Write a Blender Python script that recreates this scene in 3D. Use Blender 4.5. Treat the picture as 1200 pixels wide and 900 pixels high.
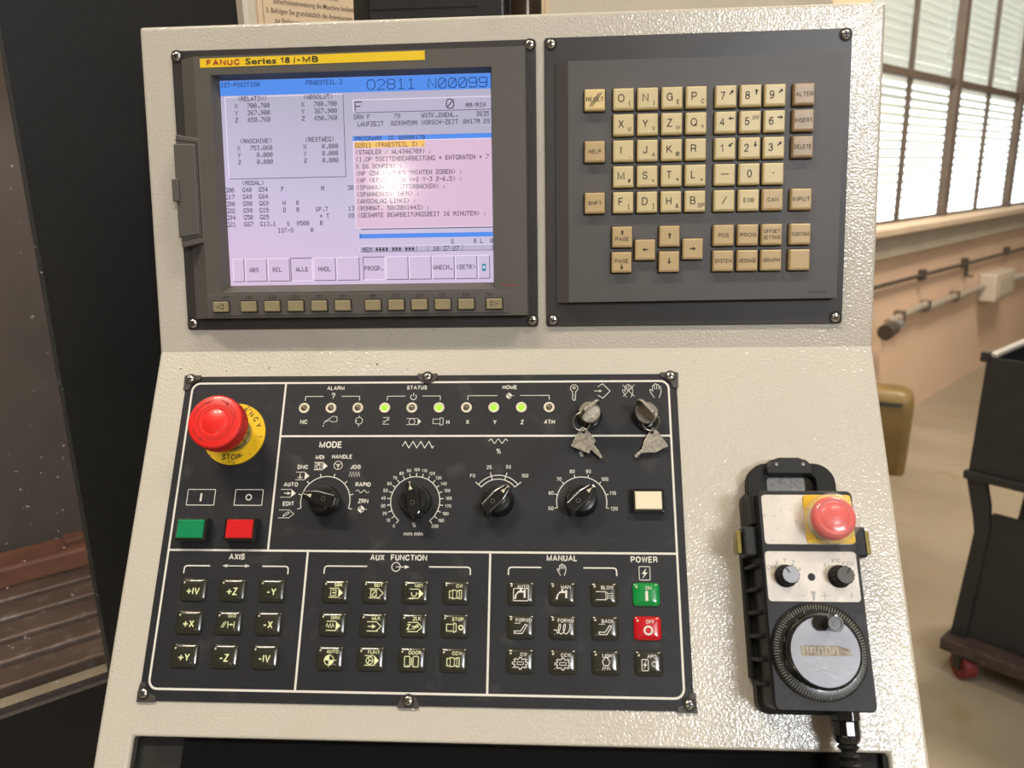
import bpy, math, random
from mathutils import Matrix, Vector
random.seed(7)
for o in list(bpy.data.objects): bpy.data.objects.remove(o)
S = bpy.context.scene
C = S.collection
PI = math.pi

# ---------------------------------------------------------------- frames
# FU: upper (display) face of the console, FL: lower (operator panel) face.  mm inside, metres in the world
TAU = math.radians(8.0); ANG = math.radians(24.909)
FU = Matrix(((1,0,0,0),(0,math.sin(TAU),-math.cos(TAU),0),(0,math.cos(TAU),math.sin(TAU),1.25),(0,0,0,1)))
FOLD = -18.276
LOW = Matrix(((1,0,0,0),(0,math.cos(ANG),math.sin(ANG),FOLD/1000),(0,-math.sin(ANG),math.cos(ANG),0),(0,0,0,1)))
FL = FU @ LOW

# ---------------------------------------------------------------- camera
cam = bpy.data.cameras.new('camera'); camo = bpy.data.objects.new('camera', cam); C.objects.link(camo)
R = Matrix(((0.99807978, 0.05826052, -0.02103470), (-0.00553318, -0.25437294, -0.96709037), (-0.06169385, 0.96534974, -0.25356213)))
camo.matrix_world = Matrix.Translation((0.305262, -0.621576, 1.365543)) @ (R.transposed() @ Matrix.Diagonal((1,-1,-1))).to_4x4()
cam.sensor_fit = 'HORIZONTAL'; cam.sensor_width = 36; cam.lens = 921.34/1200*36
cam.clip_start = 0.02; cam.clip_end = 100
cam.dof.use_dof = True; cam.dof.focus_distance = 0.66; cam.dof.aperture_fstop = 8.0
S.camera = camo

# ---------------------------------------------------------------- world, lamps, exposure
S.view_settings.view_transform = 'Standard'; S.view_settings.look = 'None'
S.view_settings.gamma = 1; S.view_settings.exposure = 0.0; S.view_settings.use_curve_mapping = False
w = bpy.data.worlds.new('sky'); S.world = w; w.use_nodes = True
wn = w.node_tree.nodes; bgn = wn['Background']
bgn.inputs['Color'].default_value = (0.90, 0.97, 1.0, 1); bgn.inputs['Strength'].default_value = 5.0

def area(name, loc, target, sx, sy, power, col):
    l = bpy.data.lights.new(name, 'AREA'); l.shape = 'RECTANGLE'; l.size = sx; l.size_y = sy
    l.energy = power; l.color = col
    o = bpy.data.objects.new(name, l); C.objects.link(o)
    d = Vector(target) - Vector(loc)
    o.matrix_world = Matrix.Translation(loc) @ d.to_track_quat('-Z', 'Y').to_matrix().to_4x4()
    return o
WARM = (1.0, 0.87, 0.70)
area('ceiling_lamp', (-1.0, -0.95, 4.3), (-1.0, -0.85, 0), 1.2, 0.22, 76, WARM)
area('ceiling_lamp', (1.9, -0.95, 4.3), (1.9, -0.85, 0), 1.2, 0.22, 64, WARM)
area('ceiling_lamp', (2.7, 2.2, 4.3), (2.7, 2.2, 0), 1.2, 0.22, 230, WARM)
area('ceiling_lamp', (-1.9, -9.6, 4.1), (0.17, 0.0, 1.36), 0.30, 0.30, 24, WARM)
area('rear_window_daylight', (2.9, -5.95, 4.15), (0.4, 0, 1.2), 1.5, 1.3, 230, (0.93, 0.96, 1.0))
# ---------------------------------------------------------------- materials
def mat(name, col, rough=0.5, metal=0.0, var=0.0, vscale=40, bump=0.0, bscale=400, bdist=0.001, spec=0.5, emit=None, es=1.0, coat=0.0, alpha=None, detail=2.0, trans=0.0):
    m = bpy.data.materials.new(name); m.use_nodes = True
    nt = m.node_tree; b = nt.nodes['Principled BSDF']
    b.inputs['Base Color'].default_value = (*col, 1); b.inputs['Roughness'].default_value = rough
    b.inputs['Metallic'].default_value = metal; b.inputs['Specular IOR Level'].default_value = spec
    b.inputs['Coat Weight'].default_value = coat
    b.inputs['Transmission Weight'].default_value = trans
    if emit: b.inputs['Emission Color'].default_value = (*emit, 1); b.inputs['Emission Strength'].default_value = es
    if alpha is not None: b.inputs['Alpha'].default_value = alpha
    tc = nt.nodes.new('ShaderNodeTexCoord')
    if var:
        n = nt.nodes.new('ShaderNodeTexNoise'); n.inputs['Scale'].default_value = vscale; n.inputs['Detail'].default_value = 5
        nt.links.new(tc.outputs['Object'], n.inputs['Vector'])
        r = nt.nodes.new('ShaderNodeMapRange'); r.inputs['From Min'].default_value = 0.3; r.inputs['From Max'].default_value = 0.7
        r.inputs['To Min'].default_value = 1 - var; r.inputs['To Max'].default_value = 1 + var
        nt.links.new(n.outputs['Fac'], r.inputs['Value'])
        mx = nt.nodes.new('ShaderNodeVectorMath'); mx.operation = 'SCALE'; mx.inputs[0].default_value = col
        nt.links.new(r.outputs['Result'], mx.inputs['Scale']); nt.links.new(mx.outputs['Vector'], b.inputs['Base Color'])
    if bump:
        n = nt.nodes.new('ShaderNodeTexNoise'); n.inputs['Scale'].default_value = bscale; n.inputs['Detail'].default_value = detail
        nt.links.new(tc.outputs['Object'], n.inputs['Vector'])
        bp = nt.nodes.new('ShaderNodeBump'); bp.inputs['Strength'].default_value = bump; bp.inputs['Distance'].default_value = bdist
        nt.links.new(n.outputs['Fac'], bp.inputs['Height']); nt.links.new(bp.outputs['Normal'], b.inputs['Normal'])
    return m

def stain(m, scale, lo, hi, col, amount=1.0, mask=None):
    """blotches of another colour with a shape of their own (wear, dirt, chips)"""
    nt = m.node_tree; b = nt.nodes['Principled BSDF']; inp = b.inputs['Base Color']
    tc = nt.nodes.new('ShaderNodeTexCoord')
    n = nt.nodes.new('ShaderNodeTexNoise'); n.inputs['Scale'].default_value = scale; n.inputs['Detail'].default_value = 3
    nt.links.new(tc.outputs['Object'], n.inputs['Vector'])
    r = nt.nodes.new('ShaderNodeMapRange'); r.inputs['From Min'].default_value = lo; r.inputs['From Max'].default_value = hi
    r.inputs['To Max'].default_value = amount
    nt.links.new(n.outputs['Fac'], r.inputs['Value'])
    fac = r.outputs['Result']
    if mask:
        n2 = nt.nodes.new('ShaderNodeTexNoise'); n2.inputs['Scale'].default_value = mask[0]
        nt.links.new(tc.outputs['Object'], n2.inputs['Vector'])
        r2 = nt.nodes.new('ShaderNodeMapRange'); r2.inputs['From Min'].default_value = mask[1]; r2.inputs['From Max'].default_value = mask[2]
        nt.links.new(n2.outputs['Fac'], r2.inputs['Value'])
        mu = nt.nodes.new('ShaderNodeMath'); mu.operation = 'MULTIPLY'
        nt.links.new(fac, mu.inputs[0]); nt.links.new(r2.outputs['Result'], mu.inputs[1]); fac = mu.outputs[0]
    mx = nt.nodes.new('ShaderNodeMix'); mx.data_type = 'RGBA'
    nt.links.new(fac, mx.inputs['Factor'])
    if inp.links: nt.links.new(inp.links[0].from_socket, mx.inputs['A'])
    else: mx.inputs['A'].default_value = inp.default_value
    mx.inputs['B'].default_value = (*col, 1)
    nt.links.new(mx.outputs['Result'], inp)

paint = mat('hammered_cream_paint', (0.575,0.545,0.475), 0.36, var=0.03, vscale=8, bump=0.33, bscale=520, bdist=0.0011, detail=1.0)
pb = paint.node_tree.nodes['Principled BSDF']; pb.inputs['Coat Weight'].default_value = 1.0; pb.inputs['Coat Roughness'].default_value = 0.10
paint.node_tree.links.new(pb.inputs['Normal'].links[0].from_socket, pb.inputs['Coat Normal'])
stain(paint, 260, 0.715, 0.74, (0.05,0.045,0.04), 0.9, (9, 0.50, 0.62))
stain(paint, 14, 0.62, 0.80, (0.50,0.45,0.34), 0.5)
paint_body = mat('cream_machine_paint', (0.62,0.57,0.48), 0.45, var=0.05, vscale=5, bump=0.15, bscale=300, bdist=0.001)
door_black = mat('black_textured_paint', (0.008,0.0078,0.0078), 0.44, spec=0.32, var=0.2, vscale=6, bump=0.12, bscale=420, bdist=0.0012)
recess_black = mat('recess_black', (0.004,0.004,0.004), 0.8, spec=0.1)
recess_grey = mat('recess_grey', (0.026,0.026,0.024), 0.7, spec=0.2, var=0.2, vscale=60)
bezel_grey = mat('bezel_grey_plastic', (0.098,0.091,0.084), 0.5, var=0.04, vscale=30, bump=0.1, bscale=1500, bdist=0.0004)
flange_black = mat('dark_flange_metal', (0.036,0.032,0.031), 0.40, var=0.12, vscale=25)
mdi_plate = mat('keypad_plate_grey', (0.088,0.081,0.081), 0.46, var=0.05, vscale=18, bump=0.15, bscale=1400, bdist=0.0004)
panel_black = mat('black_panel_film', (0.019,0.020,0.024), 0.5, spec=0.3, var=0.14, vscale=30, bump=0.06, bscale=900, bdist=0.0004)
stain(panel_black, 38, 0.60, 0.78, (0.075,0.072,0.066), 0.55)
bracket_grey = mat('grubby_bracket_plastic', (0.055,0.050,0.044), 0.5, var=0.2, vscale=90)
white = mat('white_print', (0.74,0.73,0.68), 0.6)
ivory = mat('pale_yellow_print', (0.80,0.86,0.50), 0.6)
dark_ink = mat('dark_ink', (0.030,0.024,0.018), 0.6)
key_cream = mat('cream_keycap', (0.66,0.555,0.31), 0.36, var=0.05, vscale=60)
key_tan = mat('tan_keycap', (0.53,0.395,0.205), 0.34, var=0.06, vscale=60)
key_brown = mat('worn_tan_keycap', (0.38,0.27,0.155), 0.34, var=0.12, vscale=120)
key_reset = mat('yellow_keycap', (0.76,0.60,0.29), 0.36, var=0.04, vscale=60)
softkey_tan = mat('khaki_softkey', (0.30,0.255,0.15), 0.4, var=0.05, vscale=60)
gap_black = mat('gap_black', (0.008,0.008,0.008), 0.6)
yellow = mat('yellow_plate', (0.80,0.52,0.015), 0.4, var=0.05, vscale=60)
stain(yellow, 150, 0.62, 0.70, (0.28,0.14,0.03), 0.8)
yellow_label = mat('yellow_label', (0.86,0.60,0.02), 0.4)
red_ink = mat('red_ink', (0.42,0.03,0.02), 0.5)
red = mat('red_plastic', (0.78,0.022,0.018), 0.34, var=0.04, vscale=60, coat=0.2)
red_groove = mat('dark_red_groove', (0.30,0.010,0.012), 0.5)
red_lens = mat('red_button_lens', (0.62,0.012,0.016), 0.3, var=0.05, vscale=90, coat=0.3)
green_lens = mat('green_button_lens', (0.004,0.23,0.088), 0.3, var=0.06, vscale=90, coat=0.3)
cream_lens = mat('cream_button_lens', (0.82,0.75,0.56), 0.3)
black_gloss = mat('glossy_black_plastic', (0.010,0.010,0.010), 0.20, coat=0.4)
black_satin = mat('satin_black_plastic', (0.012,0.012,0.013), 0.46, spec=0.35, var=0.12, vscale=50, bump=0.1, bscale=900, bdist=0.0004)
stain(black_satin, 60, 0.64, 0.80, (0.10,0.10,0.10), 0.5)
rubber = mat('black_rubber', (0.009,0.009,0.009), 0.6, spec=0.3)
chrome = mat('worn_chrome', (0.62,0.60,0.57), 0.24, 1.0, var=0.12, vscale=300)
steel_dark = mat('dark_steel', (0.20,0.19,0.175), 0.4, 1.0, var=0.25, vscale=300)
key_steel = mat('worn_nickel_key', (0.36,0.335,0.28), 0.36, 1.0, var=0.35, vscale=420, bump=0.3, bscale=900, bdist=0.0005)
alu = mat('brushed_aluminium_plate', (0.62,0.575,0.51), 0.45, 0.3, var=0.07, vscale=40)
stain(alu, 260, 0.60, 0.72, (0.33,0.27,0.21), 0.7, (35, 0.42, 0.62))
wheel_alu = mat('polished_wheel_face', (0.30,0.31,0.345), 0.5, 0.6, var=0.10, vscale=40)
tan_sticker = mat('worn_tan_sticker', (0.33,0.28,0.20), 0.6, var=0.3, vscale=400)
hub_clear = mat('yellowed_clear_collar', (0.26,0.23,0.09), 0.10, 0.35, var=0.3, vscale=150, coat=0.6)
clip_amber = mat('amber_clip', (0.25,0.20,0.05), 0.22, 0.3, var=0.2, vscale=200)
membrane = mat('smoked_membrane_key', (0.030,0.030,0.022), 0.20, coat=0.5, var=0.1, vscale=200)
mem_green = mat('green_membrane_key', (0.003,0.26,0.05), 0.22, coat=0.5)
mem_red = mat('red_membrane_key', (0.52,0.006,0.012), 0.22, coat=0.5)
led_ring = mat('cream_led_ring', (0.72,0.66,0.54), 0.35)
led_off = mat('unlit_led', (0.12,0.095,0.06), 0.25, coat=0.5)
led_on = mat('lit_green_led', (0.10,0.55,0.02), 0.3, emit=(0.42,0.86,0.02), es=0.9)
dot_white = mat('key_led_dot', (0.60,0.58,0.45), 0.3)
scale_print = mat('greyed_scale_print', (0.34,0.34,0.27), 0.6)
# screen
def emis(name, col, s=1.0):
    m = bpy.data.materials.new(name); m.use_nodes = True; b = m.node_tree.nodes['Principled BSDF']
    b.inputs['Base Color'].default_value = (0.01,0.01,0.01,1); b.inputs['Roughness'].default_value = 0.25
    b.inputs['Specular IOR Level'].default_value = 0.0
    b.inputs['Emission Color'].default_value = (*col, 1); b.inputs['Emission Strength'].default_value = s
    return m
def srgb(r, g, b):
    f = lambda c: (c/255/12.92 if c/255 <= 0.04045 else ((c/255+0.055)/1.055)**2.4)
    return (f(r), f(g), f(b))
# lavender liquid crystal: the panel's own hue drifts from grey-lilac to pink across its face
sc_lav = emis('screen_lavender', srgb(205,188,220))
nt = sc_lav.node_tree; tc = nt.nodes.new('ShaderNodeTexCoord'); sp = nt.nodes.new('ShaderNodeSeparateXYZ'); nt.links.new(tc.outputs['Object'], sp.inputs[0])
ma = nt.nodes.new('ShaderNodeMath'); ma.operation = 'MULTIPLY_ADD'; ma.inputs[1].default_value = 5.0; ma.inputs[2].default_value = 0.0
nt.links.new(sp.outputs['Y'], ma.inputs[0])
mb_ = nt.nodes.new('ShaderNodeMath'); mb_.operation = 'MULTIPLY_ADD'; mb_.inputs[1].default_value = 1.2; mb_.use_clamp = True
nt.links.new(sp.outputs['X'], mb_.inputs[0]); nt.links.new(ma.outputs[0], mb_.inputs[2])
cr = nt.nodes.new('ShaderNodeValToRGB'); cr.color_ramp.elements[0].color = (*srgb(222,196,226),1); cr.color_ramp.elements[0].position = 0.25
cr.color_ramp.elements[1].color = (*srgb(186,180,204),1); cr.color_ramp.elements[1].position = 1.0
e2 = cr.color_ramp.elements.new(0.62); e2.color = (*srgb(208,196,226),1)
nt.links.new(mb_.outputs[0], cr.inputs[0]); nt.links.new(cr.outputs[0], nt.nodes['Principled BSDF'].inputs['Emission Color'])
sc_blue = emis('screen_blue', srgb(86,146,240)); sc_pink = emis('screen_pink', srgb(224,192,216)); sc_orange = emis('screen_orange', srgb(255,196,104))
sc_ink = emis('screen_ink', srgb(52,42,62)); sc_navy = emis('screen_navy', srgb(30,50,104)); sc_hi = emis('screen_highlight', srgb(246,232,250)); sc_lo = emis('screen_shadow_line', srgb(104,92,118)); sc_grey = emis('screen_box_grey', srgb(190,182,208)); sc_teal = emis('screen_teal', srgb(40,140,160))
sglass = bpy.data.materials.new('screen_front_glass'); sglass.use_nodes = True
nt = sglass.node_tree; nt.nodes.remove(nt.nodes['Principled BSDF']); out = nt.nodes['Material Output']
tr = nt.nodes.new('ShaderNodeBsdfTransparent'); gl = nt.nodes.new('ShaderNodeBsdfGlossy'); gl.inputs['Roughness'].default_value = 0.09
mx = nt.nodes.new('ShaderNodeMixShader'); fr = nt.nodes.new('ShaderNodeFresnel'); fr.inputs['IOR'].default_value = 1.45
ge = nt.nodes.new('ShaderNodeNewGeometry'); inv = nt.nodes.new('ShaderNodeMath'); inv.operation = 'SUBTRACT'; inv.inputs[0].default_value = 1.0
nt.links.new(ge.outputs['Backfacing'], inv.inputs[1]); mu = nt.nodes.new('ShaderNodeMath'); mu.operation = 'MULTIPLY'; nt.links.new(fr.outputs[0], mu.inputs[0]); nt.links.new(inv.outputs[0], mu.inputs[1])
nt.links.new(mu.outputs[0], mx.inputs[0]); nt.links.new(tr.outputs[0], mx.inputs[1]); nt.links.new(gl.outputs[0], mx.inputs[2]); nt.links.new(mx.outputs[0], out.inputs[0])
pane_glass = sglass.copy(); pane_glass.name = 'window_pane_glass'
for n in pane_glass.node_tree.nodes:
    if n.type == 'BSDF_GLOSSY': n.inputs['Roughness'].default_value = 0.02
# scratched polycarbonate of the machine door: clear sheet with a fine haze of scratches
poly = sglass.copy(); poly.name = 'scratched_polycarbonate'; nt = poly.node_tree
for n in nt.nodes:
    if n.type == 'BSDF_GLOSSY': n.inputs['Roughness'].default_value = 0.05
out = nt.nodes['Material Output']; base = out.inputs[0].links[0].from_socket
df = nt.nodes.new('ShaderNodeBsdfDiffuse'); df.inputs['Color'].default_value = (0.75,0.72,0.68,1)
tc = nt.nodes.new('ShaderNodeTexCoord'); mp = nt.nodes.new('ShaderNodeMapping'); mp.inputs['Scale'].default_value = (150, 150, 700); mp.inputs['Rotation'].default_value = (0.5, 0.3, 0.9)
nt.links.new(tc.outputs['Object'], mp.inputs[0]); nz = nt.nodes.new('ShaderNodeTexNoise'); nz.inputs['Scale'].default_value = 1.0; nz.inputs['Detail'].default_value = 2
nt.links.new(mp.outputs[0], nz.inputs['Vector'])
rg = nt.nodes.new('ShaderNodeMapRange'); rg.inputs['From Min'].default_value = 0.70; rg.inputs['From Max'].default_value = 0.78; rg.inputs['To Min'].default_value = 0.012; rg.inputs['To Max'].default_value = 0.5
nt.links.new(nz.outputs['Fac'], rg.inputs['Value'])
m2 = nt.nodes.new('ShaderNodeMixShader'); nt.links.new(rg.outputs[0], m2.inputs[0]); nt.links.new(base, m2.inputs[1]); nt.links.new(df.outputs[0], m2.inputs[2]); nt.links.new(m2.outputs[0], out.inputs[0])
# scuffed clear cover: clear sheet with a milky haze
clear = sglass.copy(); clear.name = 'scuffed_clear_cover'; nt = clear.node_tree
out = nt.nodes['Material Output']; base = out.inputs[0].links[0].from_socket
df = nt.nodes.new('ShaderNodeBsdfDiffuse'); df.inputs['Color'].default_value = (0.85,0.80,0.78,1)
m2 = nt.nodes.new('ShaderNodeMixShader'); m2.inputs[0].default_value = 0.15; nt.links.new(base, m2.inputs[1]); nt.links.new(df.outputs[0], m2.inputs[2]); nt.links.new(m2.outputs[0], out.inputs[0])
# setting
floor_m = mat('concrete_floor', (0.25,0.215,0.16), 0.42, var=0.16, vscale=1.6, bump=0.05, bscale=30, bdist=0.004)
stain(floor_m, 7, 0.58, 0.72, (0.23,0.17,0.09), 0.6); stain(floor_m, 2.2, 0.55, 0.75, (0.34,0.30,0.24), 0.5)
wall_m = mat('warm_plaster_wall', (0.66,0.475,0.345), 0.6, var=0.06, vscale=1.2)
wall_w = mat('pale_wall', (0.62,0.56,0.47), 0.7, var=0.05, vscale=1)
ceil_m = mat('ceiling_paint', (0.66,0.62,0.55), 0.8, var=0.03, vscale=1)
sill_m = mat('sill_paint', (0.56,0.45,0.34), 0.5, var=0.08, vscale=6)
band_m = mat('sill_band_grey', (0.40,0.35,0.28), 0.5, var=0.08, vscale=6)
frame_m = mat('brown_window_frame', (0.115,0.088,0.070), 0.45, var=0.15, vscale=10)
slat_m = mat('translucent_blind_slat', (0.72,0.72,0.66), 0.5)
nt = slat_m.node_tree; b = nt.nodes['Principled BSDF']; out = nt.nodes['Material Output']
tl = nt.nodes.new('ShaderNodeBsdfTranslucent'); tl.inputs['Color'].default_value = (0.80,0.80,0.75,1)
mx = nt.nodes.new('ShaderNodeMixShader'); mx.inputs[0].default_value = 0.6
nt.links.new(b.outputs[0], mx.inputs[1]); nt.links.new(tl.outputs[0], mx.inputs[2]); nt.links.new(mx.outputs[0], out.inputs[0])
grey_pipe = mat('grey_conduit', (0.42,0.37,0.31), 0.35, 0.3, var=0.1, vscale=20)
dark_pipe = mat('dark_cable', (0.06,0.05,0.04), 0.5)
boxm = mat('grey_junction_box', (0.50,0.44,0.36), 0.5)
can_m = mat('olive_canister_plastic', (0.20,0.14,0.05), 0.4, var=0.2, vscale=9)
cart_m = mat('black_cart_steel', (0.016,0.016,0.017), 0.45, var=0.2, vscale=20)
deck_m = mat('dirty_cart_deck', (0.045,0.030,0.026), 0.6, var=0.4, vscale=60)
rod_m = mat('pale_rod', (0.45,0.44,0.43), 0.4, 0.4)
wheel_red = mat('dark_red_wheel', (0.16,0.018,0.016), 0.5, var=0.2, vscale=60)
table_m = mat('rusty_table_iron', (0.17,0.105,0.080), 0.42, 0.4, var=0.35, vscale=14)
stain(table_m, 40, 0.55, 0.70, (0.34,0.31,0.28), 0.7, (6, 0.45, 0.6))
rust_m = mat('rust_red_block', (0.22,0.075,0.035), 0.5, var=0.3, vscale=20)
inner_m = mat('grimy_inner_sheet', (0.085,0.066,0.055), 0.5, var=0.2, vscale=6)
trough_m = mat('oily_steel_trough', (0.50,0.44,0.33), 0.4, 0.2, var=0.25, vscale=10)
paper = mat('cream_sign_card', (0.70,0.56,0.38), 0.55, var=0.05, vscale=15)
sign_line = mat('sign_red_line', (0.40,0.20,0.13), 0.6)
sign_ink = mat('sign_ink', (0.12,0.07,0.045), 0.6)
box_black = mat('black_ribbed_case', (0.013,0.013,0.013), 0.32, var=0.15, vscale=30, bump=0.15, bscale=200, bdist=0.001)
brown_gloss = mat('glossy_brown_end', (0.035,0.022,0.016), 0.12, 0.3, coat=0.5)

# ---------------------------------------------------------------- mesh builder (mm in, metres out)
class MB:
    def __init__(self): self.v = []; self.f = []; self.mi = []
    def add(self, vs, fs, m=0, M=None):
        o = len(self.v)
        for p in vs:
            p = Vector((p[0], p[1], p[2]))
            self.v.append(M @ p if M else p)
        for f in fs: self.f.append([i + o for i in f]); self.mi.append(m)
        return self
    def loops(self, loops, m=0, cap0=True, cap1=True, M=None):
        """skin a stack of equal-count closed loops (each CCW seen from +z, going up)"""
        n = len(loops[0]); vs = [p for l in loops for p in l]; fs = []
        for k in range(len(loops)-1):
            for i in range(n):
                j = (i+1) % n; fs.append((k*n+i, k*n+j, (k+1)*n+j, (k+1)*n+i))
        if cap0: fs.append(tuple(reversed(range(n))))
        if cap1: fs.append(tuple((len(loops)-1)*n+i for i in range(n)))
        return self.add(vs, fs, m, M)
    def box(self, x0, x1, y0, y1, z0, z1, m=0, M=None):
        return self.loops([[(x0,y0,z),(x1,y0,z),(x1,y1,z),(x0,y1,z)] for z in (z0, z1)], m, M=M)
    def prism(self, poly, z0, z1, m=0, M=None, inset=0):
        l1 = poly
        return self.loops([[(x,y,z0) for x,y in poly], [(x,y,z1) for x,y in l1]], m, M=M)
    def lathe(self, prof, cx=0, cy=0, seg=24, m=0, M=None, cap0=True, cap1=True):
        return self.loops([[(cx+r*math.cos(2*PI*i/seg), cy+r*math.sin(2*PI*i/seg), z) for i in range(seg)] for r, z in prof], m, cap0, cap1, M)
    def tube(self, path, r, seg=8, m=0, closed=False):
        P = [Vector(p) for p in path]; n = len(P); loops = []; prev = None
        for i, p in enumerate(P):
            t = (P[(i+1) % n] - P[i-1]) if closed or 0 < i < n-1 else (P[1]-P[0] if i == 0 else P[-1]-P[-2])
            t.normalize()
            if prev is None:
                a = Vector((0,0,1)) if abs(t.z) < 0.9 else Vector((1,0,0)); u = t.cross(a).normalized()
            else: u = (prev - t*prev.dot(t)).normalized()
            prev = u; w_ = t.cross(u)
            rr = r[i] if isinstance(r, (list, tuple)) else r
            loops.append([tuple(p + u*(rr*math.cos(2*PI*k/seg)) + w_*(rr*math.sin(2*PI*k/seg))) for k in range(seg)])
        if closed: loops.append(loops[0])
        return self.loops(loops, m, not closed, not closed)
    def stroke(self, pts, w, z, m=0, closed=False, ox=0, oy=0, s=1.0):
        """flat printed line of width w"""
        P = [Vector((p[0]*s+ox, p[1]*s+oy)) for p in pts]; n = len(P); L = []; Rr = []
        for i in range(n):
            if closed: a, b = P[i]-P[i-1], P[(i+1) % n]-P[i]
            else: a = P[i]-P[i-1] if i else P[1]-P[0]; b = P[i+1]-P[i] if i < n-1 else a
            if a.length < 1e-9 or b.length < 1e-9: a = b = (a if a.length > b.length else b)
            a, b = a.normalized(), b.normalized(); t = a+b
            if t.length < 0.2: t = a
            t.normalize(); nn = Vector((-t.y, t.x)); k = min(2.0, 1/max(0.35, nn.dot(Vector((-a.y, a.x)))))
            L.append(P[i]+nn*(w/2*k)); Rr.append(P[i]-nn*(w/2*k))
        vs = [(p.x,p.y,z) for p in L]+[(p.x,p.y,z) for p in Rr]
        fs = [(i, n+i, n+(i+1) % n, (i+1) % n) for i in range(n if closed else n-1)]
        return self.add(vs, fs, m)
    def fill(self, pts, z, m=0, ox=0, oy=0, s=1.0):
        pts = [(p[0]*s+ox, p[1]*s+oy) for p in pts]
        a = sum(pts[i-1][0]*pts[i][1]-pts[i][0]*pts[i-1][1] for i in range(len(pts)))
        if a < 0: pts = pts[::-1]
        return self.add([(x,y,z) for x,y in pts], [tuple(range(len(pts)))], m)
    def text(self, s, x, y, h, z, m=0, bold=0.0, align='C', rot=0, width=None, shear=0, squeeze=1.0, lw=None):
        if all(ch in SF for ch in s):
            lw = lw or (0.185 if bold > 0.015 else 0.135); hh = h*(1-lw); gap = 0.17+lw
            tw = sum(SF[ch][0] for ch in s) + gap*(len(s)-1); kx = hh
            if width: kx = (width-h*lw)/tw
            X = {'C': -tw/2, 'L': 0.0, 'R': -tw}[align]; c, si = math.cos(rot), math.sin(rot)
            for ch in s:
                for pth in SF[ch][1]:
                    P = [((X+px_)*kx+(py_-.5)*hh*shear, (py_-.5)*hh) for px_, py_ in pth]
                    self.stroke([(x+a*c-b*si, y+a*si+b*c) for a, b in P], h*lw, z, m)
                X += SF[ch][0] + gap
            return self
        vs, fs, w_ = glyphs(s, bold, shear); k = h/CAP; kx = k*squeeze
        if width: kx = width/w_
        off = {'C': -w_/2, 'L': 0, 'R': -w_}[align]; c, si = math.cos(rot), math.sin(rot); out_ = []
        for vx, vy in vs:
            X = (vx+off)*kx; Y = (vy-CAP/2)*k
            out_.append((x+X*c-Y*si, y+X*si+Y*c, z))
        return self.add(out_, fs, m)
    def mesh(self, name, mats):
        me = bpy.data.meshes.new(name); me.from_pydata([tuple(p*0.001) for p in self.v], [], self.f)
        for m in (mats if isinstance(mats, (list, tuple)) else [mats]): me.materials.append(m)
        me.polygons.foreach_set('material_index', self.mi); me.update()
        return me
    def build(self, name, mats, parent=None, loc=(0,0,0), smooth=None, bevel=0, rot=None, seg=2, label=None):
        return place(self.mesh(name, mats), name, parent, loc, smooth, bevel, rot, seg, label)
def place(me, name, parent=None, loc=(0,0,0), smooth=None, bevel=0, rot=None, seg=2, label=None):
    o = bpy.data.objects.new(name, me); C.objects.link(o)
    off = Vector(parent['_b']) if parent is not None and '_b' in parent else Vector((0,0,0))
    o.location = (Vector(loc) - off)*0.001
    if rot: o.rotation_euler = rot
    if parent is not None: o.parent = parent
    if smooth: me.shade_smooth(); me.set_sharp_from_angle(angle=math.radians(smooth))
    if bevel:
        b = o.modifiers.new('bevel', 'BEVEL'); b.width = bevel*0.001; b.segments = seg; b.limit_method = 'ANGLE'; b.angle_limit = math.radians(32)
    if label: o['label'] = label
    return o
def thing(name, label, cat, F=Matrix.Identity(4), base=(0,0,0), group=None, kind=None):
    o = bpy.data.objects.new(name, None); C.objects.link(o); o.empty_display_size = 0.02
    o.matrix_world = F @ Matrix.Translation(Vector(base)*0.001)
    o['_b'] = list(base); o['label'] = label; o['category'] = cat
    if group: o['group'] = group
    if kind: o['kind'] = kind
    return o
def structure(name, F=Matrix.Identity(4), base=(0,0,0)):
    o = bpy.data.objects.new(name, None); C.objects.link(o); o.empty_display_size = 0.02
    o.matrix_world = F @ Matrix.Translation(Vector(base)*0.001); o['_b'] = list(base); o['kind'] = 'structure'
    return o

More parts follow.
